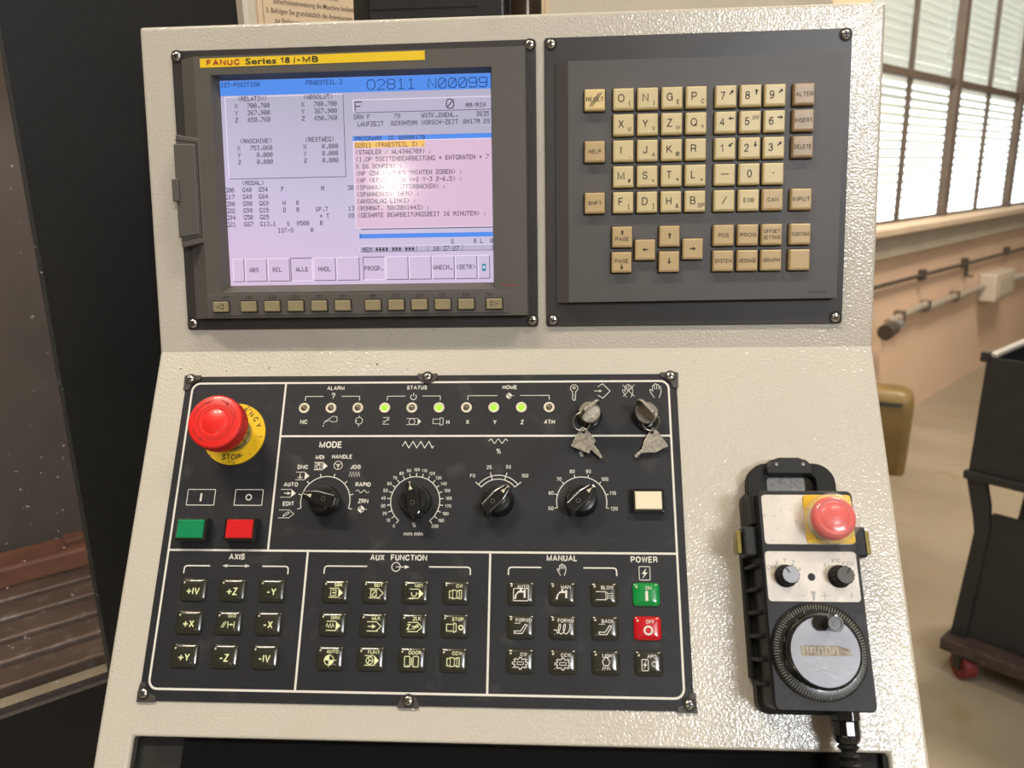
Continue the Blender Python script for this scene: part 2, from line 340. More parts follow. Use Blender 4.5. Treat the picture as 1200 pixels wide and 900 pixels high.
# monoline grotesque for the printed lettering (cap height 1)
def _el(w, n=20): return [(w/2+w/2*math.cos(2*PI*i/n), .5+.5*math.sin(2*PI*i/n)) for i in range(n+1)]
SF = {'A':(.74,[[(0,0),(.37,1),(.74,0)],[(.13,.34),(.61,.34)]]),'B':(.66,[[(0,0),(0,1),(.4,1),(.55,.93),(.6,.77),(.55,.6),(.4,.53),(0,.53)],[(.4,.53),(.6,.45),(.66,.27),(.6,.08),(.42,0),(0,0)]]),
'C':(.72,[[(.70,.70),(.62,.9),(.38,1),(.12,.88),(0,.62),(0,.38),(.12,.12),(.38,0),(.62,.1),(.71,.32)]]),'D':(.68,[[(0,0),(0,1),(.34,1),(.58,.88),(.68,.62),(.68,.38),(.58,.12),(.34,0),(0,0)]]),
'E':(.6,[[(.58,1),(0,1),(0,0),(.6,0)],[(0,.53),(.53,.53)]]),'F':(.56,[[(.56,1),(0,1),(0,0)],[(0,.51),(.5,.51)]]),
'G':(.74,[[(.70,.72),(.6,.92),(.38,1),(.12,.88),(0,.62),(0,.38),(.12,.12),(.38,0),(.58,.07),(.72,.25),(.72,.5),(.42,.5)],[(.72,.25),(.74,0)]]),'H':(.64,[[(0,0),(0,1)],[(.64,0),(.64,1)],[(0,.52),(.64,.52)]]),'I':(.0,[[(0,0),(0,1)]]),
'J':(.48,[[(.48,1),(.48,.25),(.4,.05),(.24,0),(.08,.05),(0,.27)]]),'K':(.66,[[(0,0),(0,1)],[(.64,1),(0,.36)],[(.22,.58),(.68,0)]]),'L':(.5,[[(0,1),(0,0),(.52,0)]]),'M':(.86,[[(0,0),(0,1),(.43,.06),(.86,1),(.86,0)]]),'N':(.70,[[(0,0),(0,1),(.70,0),(.70,1)]]),
'O':(.80,[_el(.80)]),'P':(.63,[[(0,0),(0,1),(.42,1),(.58,.92),(.63,.74),(.58,.54),(.42,.46),(0,.46)]]),'Q':(.80,[_el(.80),[(.48,.26),(.80,-.04)]]),'R':(.64,[[(0,0),(0,1),(.42,1),(.58,.92),(.63,.75),(.58,.56),(.42,.48),(0,.48)],[(.4,.48),(.54,.41),(.6,.25),(.64,0)]]),
'S':(.62,[[(.58,.74),(.5,.94),(.3,1),(.1,.93),(.03,.75),(.12,.6),(.32,.52),(.52,.43),(.62,.27),(.54,.07),(.31,0),(.08,.07),(0,.28)]]),'T':(.66,[[(.33,0),(.33,1)],[(0,1),(.66,1)]]),'U':(.62,[[(0,1),(0,.3),(.08,.07),(.31,0),(.54,.07),(.62,.3),(.62,1)]]),
'V':(.70,[[(0,1),(.35,0),(.70,1)]]),'W':(1.0,[[(0,1),(.25,0),(.5,1),(.75,0),(1,1)]]),'X':(.68,[[(0,0),(.66,1)],[(.02,1),(.68,0)]]),'Y':(.68,[[(0,1),(.34,.44),(.68,1)],[(.34,.44),(.34,0)]]),'Z':(.62,[[(.02,1),(.6,1),(0,0),(.62,0)]]),
'0':(.54,[_el(.54)]),'1':(.30,[[(.0,.78),(.2,.84),(.28,1),(.28,0)]]),'2':(.54,[[(.02,.68),(.08,.9),(.27,1),(.46,.92),(.52,.72),(.44,.5),(0,0),(.54,0)]]),'3':(.54,[[(.03,.75),(.12,.95),(.28,1),(.46,.93),(.5,.75),(.42,.58),(.22,.54)],[(.22,.54),(.46,.47),(.54,.28),(.46,.07),(.26,0),(.06,.08),(0,.28)]]),
'4':(.56,[[(.42,0),(.42,1),(0,.3),(.58,.3)]]),'5':(.54,[[(.5,1),(.1,1),(.04,.5),(.14,.6),(.28,.64),(.46,.56),(.54,.34),(.46,.1),(.26,0),(.06,.08),(0,.25)]]),'6':(.54,[[(.5,.8),(.42,.95),(.28,1),(.1,.88),(0,.55),(.02,.25),(.1,.06),(.28,0),(.46,.08),(.54,.3),(.46,.54),(.28,.62),(.1,.53),(.01,.36)]]),'7':(.54,[[(0,1),(.54,1),(.2,0)]]),
'8':(.54,[[(.27,.53),(.08,.62),(.03,.77),(.09,.93),(.27,1),(.45,.93),(.51,.77),(.46,.62),(.27,.53),(.07,.43),(0,.26),(.07,.07),(.27,0),(.47,.07),(.54,.26),(.47,.43),(.27,.53)]]),'9':(.54,[[(.04,.2),(.12,.05),(.26,0),(.44,.12),(.54,.45),(.52,.75),(.44,.94),(.26,1),(.08,.92),(0,.7),(.08,.46),(.26,.38),(.44,.47),(.53,.64)]]),
'+':(.7,[[(.35,.05),(.35,.85)],[(-.05,.45),(.75,.45)]]),'-':(.42,[[(0,.42),(.42,.42)]]),'/':(.4,[[(0,0),(.4,1)]]),'.':(.02,[[(0,0),(0,.13)]]),',':(.1,[[(.1,.14),(.02,-.2)]]),'(':(.2,[[(.22,1.1),(.05,.8),(0,.45),(.05,.1),(.22,-.2)]]),')':(.2,[[(0,1.1),(.17,.8),(.22,.45),(.17,.1),(0,-.2)]]),'[':(.22,[[(.22,1.1),(0,1.1),(0,-.15),(.22,-.15)]]),']':(.22,[[(0,1.1),(.22,1.1),(.22,-.15),(0,-.15)]]),
'=':(.5,[[(0,.3),(.5,.3)],[(0,.62),(.5,.62)]]),'*':(.5,[[(.25,.3),(.25,.95)],[(0,.45),(.5,.8)],[(0,.8),(.5,.45)]]),'#':(.6,[[(.12,0),(.22,1)],[(.4,0),(.5,1)],[(0,.34),(.6,.34)],[(.03,.68),(.63,.68)]]),'?':(.5,[[(0,.72),(.07,.92),(.25,1),(.44,.92),(.5,.74),(.42,.58),(.27,.44),(.25,.26)],[(.25,0),(.25,.12)]]),
'%':(.86,[[(.2,0),(.66,1)],[(.19+.17*math.cos(.63*i),.76+.22*math.sin(.63*i)) for i in range(11)],[(.67+.17*math.cos(.63*i),.24+.22*math.sin(.63*i)) for i in range(11)]]),'@':(.9,[[(.45+.45*math.cos(.4*i),.5+.5*math.sin(.4*i)) for i in range(15)],[(.45+.2*math.cos(.63*i),.5+.22*math.sin(.63*i)) for i in range(11)]]),'&':(.7,[[(.7,0),(.16,.72),(.18,.92),(.32,1),(.46,.9),(.44,.72),(.08,.4),(0,.24),(.08,.05),(.28,0),(.5,.1),(.66,.42)]]),' ':(.22,[])}
_g = {}
def glyphs(s, bold=0.0, shear=0):
    k = (s, bold, shear)
    if k not in _g:
        cu = bpy.data.curves.new('t', 'FONT'); cu.body = s; cu.size = 1; cu.resolution_u = 2; cu.offset = bold; cu.shear = shear
        ob = bpy.data.objects.new('t', cu); me = bpy.data.meshes.new_from_object(ob)
        vs = [(v.co.x, v.co.y) for v in me.vertices]; fs = [tuple(p.vertices) for p in me.polygons]
        ff = []
        for p in me.polygons: ff.append(tuple(p.vertices) if p.normal.z > 0 else tuple(reversed(p.vertices)))
        x0 = min((v[0] for v in vs), default=0); x1 = max((v[0] for v in vs), default=1)
        _g[k] = ([(x-x0, y) for x, y in vs], ff, x1-x0)
        bpy.data.objects.remove(ob); bpy.data.meshes.remove(me); bpy.data.curves.remove(cu)
    return _g[k]
CAP = 1.0
CAP = max(y for x, y in glyphs('H')[0])
def rrect(x0, x1, y0, y1, r, n=4):
    P = []
    for cx, cy, a0 in ((x1-r,y1-r,0),(x0+r,y1-r,90),(x0+r,y0+r,180),(x1-r,y0+r,270)):
        for i in range(n+1):
            a = math.radians(a0+90*i/n); P.append((cx+r*math.cos(a), cy+r*math.sin(a)))
    return P
def arc(cx, cy, r, a0, a1, n=24): return [(cx+r*math.cos(math.radians(a0+(a1-a0)*i/n)), cy+r*math.sin(math.radians(a0+(a1-a0)*i/n))) for i in range(n+1)]
def at(P, z): return [(x,y,z) for x,y in P]

# shared screw: pan head with a cross recess
screw_me = MB().lathe([(3.7,0),(3.7,0.7),(3.2,1.5),(2.2,2.0),(0.01,2.1)], seg=20).mesh('screw', chrome); screw_me.shade_smooth()
cross_me = MB().prism([(-.55,-2.1),(.55,-2.1),(.55,-.55),(2.1,-.55),(2.1,.55),(.55,.55),(.55,2.1),(-.55,2.1),(-.55,.55),(-2.1,.55),(-2.1,-.55),(-.55,-.55)], 1.2, 2.18).mesh('cross_recess', gap_black)
washer_me = MB().lathe([(4.9,0),(4.9,0.35)], seg=20).mesh('screw_socket', gap_black)
def screw(parent, x, y, z, s=1.0):
    o = place(screw_me, 'screw', parent, (x,y,z)); o.scale = (s,s,s); o.rotation_euler.z = random.random()*3
    c = bpy.data.objects.new('cross_recess', cross_me); C.objects.link(c); c.parent = o
    c2 = bpy.data.objects.new('screw_socket', washer_me); C.objects.link(c2); c2.parent = o
# ================================================================ the setting
PHI = math.radians(41.5)
# WF: window wall frame: x along the wall (to the far right), y up, z out of the wall into the room
td = (math.sin(PHI), math.cos(PHI)); dn = (math.cos(PHI), -math.sin(PHI))
WF = Matrix(((td[0],0,dn[0],2.88),(td[1],0,dn[1],4.54),(0,1,0,0),(0,0,0,1)))
fl = structure('floor', WF); MB().box(-15600,6600,-60,0,-3100,9100).build('floor_slab', floor_m, fl)
ce = structure('ceiling', WF, (0,4500,0)); MB().box(-15600,6600,4500,4560,-3100,9100).build('ceiling_slab', ceil_m, ce)
W0, W1 = -2700, 2500           # stretch of window wall with the windows
wr = structure('wall_right', WF)
MB().box(W0,6500,0,1060,-250,0).box(W0,-1850,1060,4500,-250,0).box(2500,6500,1060,4500,-250,0).box(-1850,2500,2700,4500,-250,0).build('wall_panel', wall_m, wr)
wb = structure('wall_back', WF, (-2700,0,-3000))
MB().box(-2900,-2700,0,4500,-3000,0).box(-15600,-2700,0,4500,-3100,-3000).build('wall_panel', wall_w, wb)
wl = structure('wall_left', WF, (-15500,0,0)); MB().box(-15600,-15500,0,4500,-3100,9000).build('wall_panel', wall_w, wl)
wf = structure('wall_front', WF, (0,0,9000)); MB().box(-15600,6500,0,4500,9000,9100).build('wall_panel', wall_w, wf)
w2 = structure('wall_far', WF, (6500,0,0)); MB().box(6500,6600,0,4500,-250,9000).build('wall_panel', wall_w, w2)
sill = structure('trim_1', WF, (0,1050,0)); MB().box(-1850,2500,1052,1092,-120,75).build('window_sill', sill_m, sill, bevel=8)
band = structure('trim_2', WF, (0,935,0)); MB().box(-1850,2500,940,1052,-20,38).build('sill_band', band_m, band, bevel=4)
# three window bays of two columns of panes; blinds hang behind the bars
prof = [(21*(i/2-1), 3.0*(1-(i/2-1)**2)) for i in range(5)]; prof = prof+[(a, c-0.8) for a, c in reversed(prof)]
slat_me = MB().loops([[(x, c, a) for a, c in prof] for x in (-694, 694)]).mesh('slat', slat_m)
for i, s0 in enumerate((-1760, -370, 1020)):
    w_ = structure('window_%d' % (i+1), WF, (s0+695, 1092, -60))
    s1 = s0+1390
    for k, c0 in enumerate((s0, s1)):
        if k == 1 and i < 2: continue
        MB().box(c0-38,c0+38,1092,2700,-100,-52).build('mullion', frame_m, w_, bevel=5)
    mid = (s0+s1)/2
    MB().box(mid-13,mid+13,1092,2700,-100,-76).build('glazing_bar', frame_m, w_, bevel=3)
    MB().box(s0+38,s1-38,1815,1858,-100,-68).build('transom', frame_m, w_, bevel=4)
    MB().box(s0+38,s1-38,1092,1108,-100,-72).build('bottom_rail', frame_m, w_, bevel=3)
    for a, b_ in ((s0+38, mid-13), (mid+13, s1-38)):
        for z0, z1 in ((1108,1815),(1858,2700)):
            MB().box(a,b_,z0,z1,-96,-92).build('pane', pane_glass, w_)
    for z0, z1, tilt in ((1108,1836,-0.40),(1836,2700,-0.92)):
        z = z0+20
        while z < z1-8:
            o = place(slat_me, 'slat', w_, (mid, z, -140))
            o.rotation_euler = (tilt+random.uniform(-.06,.06), 0, random.uniform(-.0015,.0015)); z += 43
# things on the wall
t = thing('cable_run', 'thin dark cable run clipped along the wall below the window sill', 'cable', WF, (0,790,0))
MB().tube([(-1850,806,22),(-700,797,22),(0,790,22),(1400,780,22),(2500,772,22)], 11).build('cable', dark_pipe, t, smooth=40)
for s in (-884,-130,808,1700): MB().box(s-22,s+22,770,828,0,36).build('cable_clip', dark_pipe, t, bevel=4)
t = thing('coat_hook', 'small dark hook hanging under the wall cable run', 'hook', WF, (-40,740,0))
MB().box(-55,-25,700,775,0,14).build('hook_plate', dark_pipe, t, bevel=3); MB().tube([(-40,716,12),(-40,704,34),(-40,712,50)],7).build('hook_tip', dark_pipe, t)
t = thing('conduit_pipe', 'grey jointed conduit pipe running low along the wall to the junction box', 'pipe', WF, (-500,600,0))
for a, b_, za, zb in ((-1365,-800,600,628),(-800,-280,600,612),(-280,300,600,612)):
    MB().tube([(a,za,30),(b_,zb,30)], 21, 10).build('pipe_length', grey_pipe, t, smooth=40)
for s, z in ((-1190,606),(-800,614),(-280,606)): MB().box(s-26,s+26,z-30,z+34,0,50).build('pipe_clip', frame_m, t, bevel=5)
t = thing('junction_box', 'square beige junction box on the wall between two conduit pipes', 'junction box', WF, (500,590,0))
MB().box(280,720,505,690,0,110).build('box_body', boxm, t, bevel=14); MB().box(330,670,535,660,110,118).build('box_lid', boxm, t, bevel=5)
t = thing('conduit_pipe', 'straight pale metal conduit pipe leaving the right side of the junction box', 'pipe', WF, (1500,585,0))
MB().tube([(722,592,34),(1500,575,34),(2600,560,34)],23,10).build('pipe_length', alu, t, smooth=40)
t = thing('hose_coupling', 'dark blue-grey hose coupling at the left end of the wall pipe beside the console', 'coupling', WF, (-1470,600,0))
MB().tube([(-1580,588,95),(-1478,598,95)],[40,36],12).build('coupling_body', dark_pipe, t, smooth=40); MB().tube([(-1478,598,95),(-1370,606,95)],[26,18],10).build('nozzle', wheel_alu, t, smooth=40)

# jerrycan on the floor
JF = Matrix.Translation((1.765,2.99,0)) @ Matrix.Rotation(math.radians(-24),4,'Z')
t = thing('jerrycan', 'olive plastic jerrycan standing on the floor behind the console', 'canister', JF)
b = MB(); sec = [(0.90,0,26),(0.94,12,40),(0.97,140,45),(1.0,300,45),(0.99,345,45),(0.90,382,45),(0.70,398,40)]
b.loops([at(rrect(-165*k,165*k,-85*k,85*k,r*k), z) for k, z, r in sec]).build('canister_body', can_m, t, smooth=50)
MB().loops([at(rrect(-52,52,-24,24,20), z) for z in (404, 432)]).build('cap_collar', can_m, t, loc=(-70,0,0), bevel=3)
MB().prism(rrect(-62,62,-15,15,14), 0, 4).build('grip_hole', gap_black, t, loc=(58,-81,343), rot=(math.radians(68),0,0))

# black chip cart
CF = Matrix(((0.70,0.714,0,1.385),(-0.714,0.70,0,1.390),(0,0,1,0),(0,0,0,1)))
t = thing('chip_cart', 'black steel two-tier chip cart on casters right of the console', 'cart', CF, (300,200,0))
def wallpoly(poly, y0, y1, bb): # poly in (x,z), extruded in y
    return bb.loops([[(x,y,z) for x,z in poly] for y in (y1,y0)])
wallpoly([(-8,585),(690,585),(690,900),(0,900)], 0, 6, MB()).build('hopper_front', cart_m, t)
wallpoly([(-8,585),(690,585),(690,900),(0,900)], 414, 420, MB()).build('hopper_back', cart_m, t)
MB().loops([[(-8,6,585),(-2,6,585),(-2,414,585),(-8,414,585)],[(0,6,900),(6,6,900),(6,414,900),(0,414,900)]]).build('hopper_side', cart_m, t)
MB().box(684,690,6,414,585,900).build('hopper_side', cart_m, t); MB().box(-6,688,6,414,585,592).build('hopper_base', cart_m, t)
MB().box(2,22,4,416,900,912).build('rim_strip', rod_m, t, bevel=3, label='pale grey rim strip')
MB().box(-14,8,-8,14,888,914).build('rim_corner', cart_m, t, bevel=3)
MB().box(-16,692,-14,4,572,596).build('lip_rail', cart_m, t, bevel=4)
sf = [(-16,590),(30,590),(52,505),(60,440),(40,110),(0,110),(24,425),(16,470)]
for y in (0, 396):
    wallpoly(sf, y, y+24, MB()).build('side_frame', cart_m, t, bevel=2)
wallpoly([(30,120),(690,120),(690,490),(62,490),(40,440)], 8, 14, MB()).build('lower_front', cart_m, t)
wallpoly([(30,120),(690,120),(690,490),(62,490),(40,440)], 400, 406, MB()).build('lower_back', cart_m, t)
MB().box(-10,692,-40,430,76,112).build('deck', deck_m, t, bevel=4)
MB().tube([(60,330,470),(330,40,640)],8).build('tie_rod', rod_m, t, smooth=40, label='pale diagonal tie rod')
cw = MB().tube([(-16,0,0),(16,0,0)],38,18).mesh('caster_wheel', wheel_red); cf_ = MB().box(-24,-18,-14,14,-8,40).box(18,24,-14,14,-8,40).box(-24,24,-22,22,34,42).mesh('caster', cart_m)
for x, y in ((46,-6),(640,-6),(46,396),(640,396)):
    c = place(cf_, 'caster', t, (x,y,34+4)); c.rotation_euler.z = 0.9
    o = bpy.data.objects.new('caster_wheel', cw); C.objects.link(o); o.parent = c

# ================================================================ the machine behind
MA = math.radians(50)
# MF: machine front: x along the front to the right, y up, z out towards the operator
MF = Matrix(((math.sin(MA),0,math.cos(MA),0.1),(math.cos(MA),0,-math.sin(MA),0.3),(0,1,0,0),(0,0,0,1)))
t = thing('machine_enclosure', 'black machine enclosure with scratched window and cream side panel behind the console', 'machine', MF, (-200,0,-300))
MB().box(-352.5,-146,0,2100,-8,0).build('door_panel', door_black, t)
MB().box(-1300,-352.5,0,869,-8,0).build('door_panel', door_black, t); MB().box(-1300,-352.5,1700,2100,-8,0).build('door_panel', door_black, t)
MB().box(-141,880,0,2150,-40,0).box(840,880,0,2150,-640,-40).build('cream_panel', paint_body, t, bevel=6, label='cream painted side panel')
MB().box(-1300,840,0,2100,-640,-600).build('inner_back_wall', inner_m, t)
MB().box(-1320,-1300,0,2100,-640,0).box(-1300,838,2080,2098,-600,-42).build('inner_lining', inner_m, t)
MB().box(-1300,-350,866.5,1715,0.5,6).build('door_window', poly, t, label='scratched clear polycarbonate window')
MB().box(-1300,-350,865.6,866.6,0.3,6.2).build('window_edge', steel_dark, t)
MB().prism([(-1300,700),(800,700),(800,776),(-1300,776)], -192, -60).build('chip_trough', trough_m, t, bevel=6)
t = thing('machine_table', 'rust-stained slotted machine table seen through the scratched door window', 'table', MF, (-700,600,-380))
zz = -222
MB().box(-1250,800,600,742,-585,-205).build('table_bed', table_m, t)
for k in range(6):
    MB().box(-1250,800,742,772,zz-46,zz).build('table_rail', table_m, t, bevel=3); zz -= 62
t = thing('clamping_block', 'rust-red clamping block lying at the back of the machine table', 'block', MF, (-330,772,-520))
MB().box(-520,-255,772.5,806,-575,-505).build('block_body', rust_m, t, bevel=5); MB().box(-480,-450,806,816,-560,-530).build('block_bolt', rust_m, t, bevel=3); MB().box(-330,-302,806,816,-560,-530).build('block_bolt', rust_m, t, bevel=3)
l = bpy.data.lights.new('machine_inner_lamp', 'AREA'); l.shape = 'RECTANGLE'; l.size = 0.5; l.size_y = 0.06; l.energy = 3.8; l.color = (1.0, 0.80, 0.60)
o = bpy.data.objects.new('machine_inner_lamp', l); C.objects.link(o); o.matrix_world = MF @ Matrix.Translation((-0.5, 1.9, -0.30)) @ Matrix.Rotation(-PI/2, 4, 'X')

# safety sign on the cream panel
t = thing('safety_sign', 'cream safety notice with German text on the machine panel above the console', 'sign', MF, (0,1520,0))
MB().prism(rrect(-127,251,1470,1760,4), 0.3, 1.6).build('sign_card', paper, t)
b = MB(); b.stroke([(-120,1474),(-120,1756),(244,1756),(244,1474)], 0.9, 1.75, closed=True); b.stroke([(-126,1472),(-126,1758)], 0.7, 1.75); b.build('border_line', sign_line, t)
b = MB()
for k, (x, s) in enumerate(((-109,'zur Bedienung'),(-117,'3. Befolgen Sie grundsätzlich die Anweisungen'),(-109,'Sicherheitseinweisung die Maschine bedient.'),(-109,'sie vollständig, dass niemand ohne'))):
    b.text(s, x, 1525.5+9.0*k, 4.9, 1.8, bold=0.008, align='L', width=2.1*len(s))
b.build('sign_text', sign_ink, t)
# ================================================================ the console
X0, X1, XA, XB = -26, 549.5, 0, 523
ca, sa = math.cos(ANG), math.sin(ANG)
def lowp(v, h=0): return (FOLD - v*ca + h*sa, v*sa + h*ca)      # (y, z) in FU
A_, B_, C_, D_ = (239.5,0), (FOLD,0), lowp(292.6), lowp(430)
A2, C2, D2 = (239.5,-125), (lowp(292.6)[0]-10,-125), (lowp(430)[0]-10,-125)
t = thing('control_console', 'cream hammered-paint operator console housing carrying screen, keypad and panel', 'console', FU, (262,-400,-60))
b = MB(); P7 = [A_,B_,C_,D_,D2,C2,A2]; xs = [X0,XA,XB,X1]
V = [(x,y,z) for x in xs for y, z in P7]; I = lambda c, r: c*7+r
F_ = [tuple(I(0,r) for r in range(7)), tuple(reversed([I(3,r) for r in range(7)]))]
for c in range(3):
    q = lambda r0, r1: (I(c,r0), I(c+1,r0), I(c+1,r1), I(c,r1))
    F_ += [q(1,0), q(2,1), q(0,6), q(6,5)]
    if c != 1: F_ += [q(3,2), q(4,3), q(5,4)]
    else: F_ += [q(5,2)]
F_ += [tuple(reversed([I(1,r) for r in (2,3,4,5)])), tuple(I(2,r) for r in (2,3,4,5))]
b.add(V, F_)
me = b.mesh('housing', paint)
import bmesh
bm = bmesh.new(); bm.from_mesh(me); bmesh.ops.recalc_face_normals(bm, faces=bm.faces[:]); bm.to_mesh(me); bm.free()
place(me, 'housing', t, bevel=2.6, seg=3)
# black recess under the panel with a tray standing in it (built in the lower-face frame)
def lowM(): return LOW.copy()
LM = Matrix(((1,0,0,0),(0,ca,sa,FOLD),(0,-sa,ca,0),(0,0,0,1)))
rb = MB()
rb.box(0.3,522.7,-430,-293.2,-16,-8,M=LM); rb.build('recess_back', recess_grey, t)
for xa in (0.3, 520): MB().box(xa,xa+2.7,-430,-293,-8,-2.5,M=LM).build('recess_lining', recess_grey, t)
rb = MB(); rb.box(36,497,-428,-293.4,-7.9,-4.2,M=LM); rb.build('recess_tray', recess_black, t)
rb = MB(); yb = D2[0]
rb.box(120,400,-1215,yb+2,-124,-30); rb.build('pedestal', paint, t)
rb = MB(); rb.box(60,460,0,0,0,0) if False else None
# black ribbed case standing on the console top
t = thing('black_case', 'black ribbed case with chamfered left end standing on the console top', 'case', FU, (200,241,-90))
cb = MB(); cb.loops([[(x,y,z) for x,z in ((122,-96),(141,-74),(258,-74),(264,-80),(264,-120),(122,-120))] for y in (240.2,330)][::-1]); 
me = cb.mesh('case_body', box_black); bm = bmesh.new(); bm.from_mesh(me); bmesh.ops.recalc_face_normals(bm, faces=bm.faces[:]); bm.to_mesh(me); bm.free(); place(me, 'case_body', t, bevel=1.5)
for k in range(9): MB().box(142,237,243+k*9.5,243.8+k*9.5,-74.2,-73.2).build('rib', box_black, t)
MB().lathe([(15,0),(15,88)], 0, 0, 24).build('end_roller', brown_gloss, t, loc=(276,240.5,-84), rot=(-PI/2,0,0), smooth=40, label='glossy brown rounded end')
t_ = t

# ================================================================ display unit
t = thing('display_unit', 'grey control display with lit lavender screen under a yellow name strip', 'display', FU, (144,110,0))
MB().prism(rrect(0,287.7,0,220,2), 0.2, 2.2).build('flange', flange_black, t, bevel=0.5)
for x, y in ((4.6,215.4),(283,215.6),(4.9,5.2),(283.1,4.9)): screw(t, x, y, 2.2)
# bezel: outer skirt -> top rim -> opening -> recess
H = 12.5
o_low = [(8.2,9),(280.4,9),(280.4,212.6),(8.2,212.6)]; o_top = [(22.5,9.6),(279.6,9.6),(279.6,212),(22.5,212)]
i_top = [(35.2,30),(254.3,30),(254.3,197.9),(35.2,197.9)]; i_low = [(38.8,35.6),(252.6,35.6),(252.6,195.4),(38.8,195.4)]
MB().loops([at(o_low,2.2), at(o_low,3.5), at(o_top,H), at(i_top,H), at(i_low,3.6)], cap0=False, cap1=False).build('bezel', bezel_grey, t)
# card slot block on the left side
MB().prism([(4.2,66),(23.5,70),(23.5,150),(4.2,154)], 2.2, H+0.1).build('slot_block', bezel_grey, t, bevel=0.6)
c = MB().prism([(2.6,73.8),(19.6,76.2),(19.6,145.6),(2.6,146.6)], H-5, H+1.2).build('card_slot_cover', bezel_grey, t, bevel=0.7)
g = MB(); g.stroke([(3.6,149.5),(21.2,147.2),(21.2,74.6),(4.4,71.4)], 0.6, H+0.35); o = g.build('slot_gap', gap_black, c); 
o = MB().box(0.2,5.4,102,119.5,H-6,H+3.0).build('slot_latch', bezel_grey, c, bevel=0.6)
# name strip
y_ = MB().prism([(27.4,203.4),(203.4,204.2),(203.4,211.0),(27.4,210.2)], H, H+0.25).build('name_strip', yellow_label, t)
b = MB(); b.text('FANUC', 33.2, 206.9, 4.5, H+0.4, m=0, lw=.22, align='L', width=26.5)
b.text('Series', 63.5, 207.1, 4.3, H+0.4, m=1, bold=0.02, align='L', width=24.5); b.text('18', 91.5, 207.1, 4.5, H+0.4, m=1, lw=.22, align='L', width=7.6); b.text('i', 101.3, 207.2, 4.4, H+0.4, m=1, bold=0.02, align='L', shear=0.22)
b.text('-MB', 104.3, 207.3, 4.5, H+0.4, m=1, lw=.22, align='L', width=17)
b.build('name_lettering', [red_ink, dark_ink], y_)
b = MB(); b.text('FANUC', 266, 33.2, 1.7, H+0.05, bold=0.02, align='C', shear=0.3, width=13); b.build('maker_lettering', red_ink, t)
# soft key strip
st = MB(); st.loops([at(rrect(24.7,265.4,11.6,28.2,1), z) for z in (H, H+0.7)]); st.build('softkey_strip', bezel_grey, t, bevel=0.3)
kx = [34.2] + [57.0+19.05*i for i in range(5)] + [157.4+18.55*i for i in range(5)] + [253.7]
skm = MB().loops([at(rrect(-6.2,6.2,-4.1,4.1,.6),0), at(rrect(-6.2,6.2,-4.1,4.1,.6),1.9), at(rrect(-5.6,5.6,-3.5,3.5,.5),2.5)]).mesh('softkey', softkey_tan)
skg = MB().prism(rrect(-7.1,7.1,-5,4.9,.8), 0, 0.15).mesh('key_gap', gap_black)
for i, x in enumerate(kx):
    k = place(skm, 'softkey', t, (x,18.7,H+0.75)); o = bpy.data.objects.new('key_gap', skg); C.objects.link(o); o.parent = k
    b = MB()
    if i in (0, 11):
        d = 1 if i == 0 else -1
        b.stroke([(-3.2*d,0),(2.4*d,1.9),(2.4*d,-1.9)], 0.5, 2.56, closed=True)
        for q in (0, 2.4): b.stroke([(d*(q+1.0),6.4),(d*(q+4.2),8.6)], 0.6, 0.06)
    else:
        for q in (-2.1,0,2.1): b.stroke([(q,5.6),(q,8.9)], 0.75, 0.06)
        if i == 6: b.stroke([(-2.1,7.2),(2.1,7.8)], 0.7, 0.06)
    b.build('softkey_mark', dark_ink, k)

# ---------------------------------------------------------------- screen
SZ = 3.9
scr = MB().add([(38.6,35.2,SZ),(252.8,35.2,SZ),(252.8,195.6,SZ),(38.6,195.6,SZ)], [(0,1,2,3)]).build('screen', sc_lav, t, label='lit lavender liquid crystal screen')
F57 = {'%':'2313086462','(':'001C224100',')':'0041221C00','*':'2A1C7F1C2A','+':'08083E0808',',':'0080703000','-':'0808080808','.':'0000606000','/':'2010080402','0':'3E5149453E','1':'00427F4000','2':'7249494946','3':'2141494D33','4':'1814127F10','5':'2745454539','6':'3C4A494931','7':'4121110907','8':'3649494936','9':'464949291E',':':'0000140000',';':'0040340000','>':'0041221408','A':'7C1211127C','B':'7F49494936','C':'3E41414122','D':'7F4141413E','E':'7F49494941','F':'7F09090901','G':'3E41415173','H':'7F0808087F','I':'00417F4100','J':'2040413F01','K':'7F08142241','L':'7F40404040','M':'7F021C027F','N':'7F0408107F','O':'3E4141413E','P':'7F09090906','R':'7F09192946','S':'2649494932','T':'01017F0101','U':'3F4040403F','V':'1F2040201F','W':'3F4038403F','X':'6314081463','Y':'0304780403','Z':'6159494D43'}
CW, RH, SX, SY = 2.64, 5.397, 39.0, 195.0
def rowy(r): return SY - (r*1.022+0.53)*5.28
def px(b, s, col, row, z=0.10, m=0, w=2.15, h=3.55):
    for i, ch in enumerate(s):
        if ch not in F57: continue
        hx = F57[ch]; x0 = SX + (col+i)*CW + 0.22; y0 = rowy(row) + h/2; pw, ph = w/5, h/7
        cols = [int(hx[2*j:2*j+2],16) for j in range(5)]
        for r in range(7):
            j = 0
            while j < 5:
                if cols[j] >> r & 1:
                    k = j
                    while k < 4 and cols[k+1] >> r & 1: k += 1
                    xa, xb = x0+j*pw, x0+(k+1)*pw
                    if xb > 39.0 and xa < 252.5:
                        b.add([(xa,y0-(r+1)*ph-.04,SZ+z),(xb+.05,y0-(r+1)*ph-.04,SZ+z),(xb+.05,y0-r*ph,SZ+z),(xa,y0-r*ph,SZ+z)], [(0,1,2,3)], m)
                    j = k
                j += 1
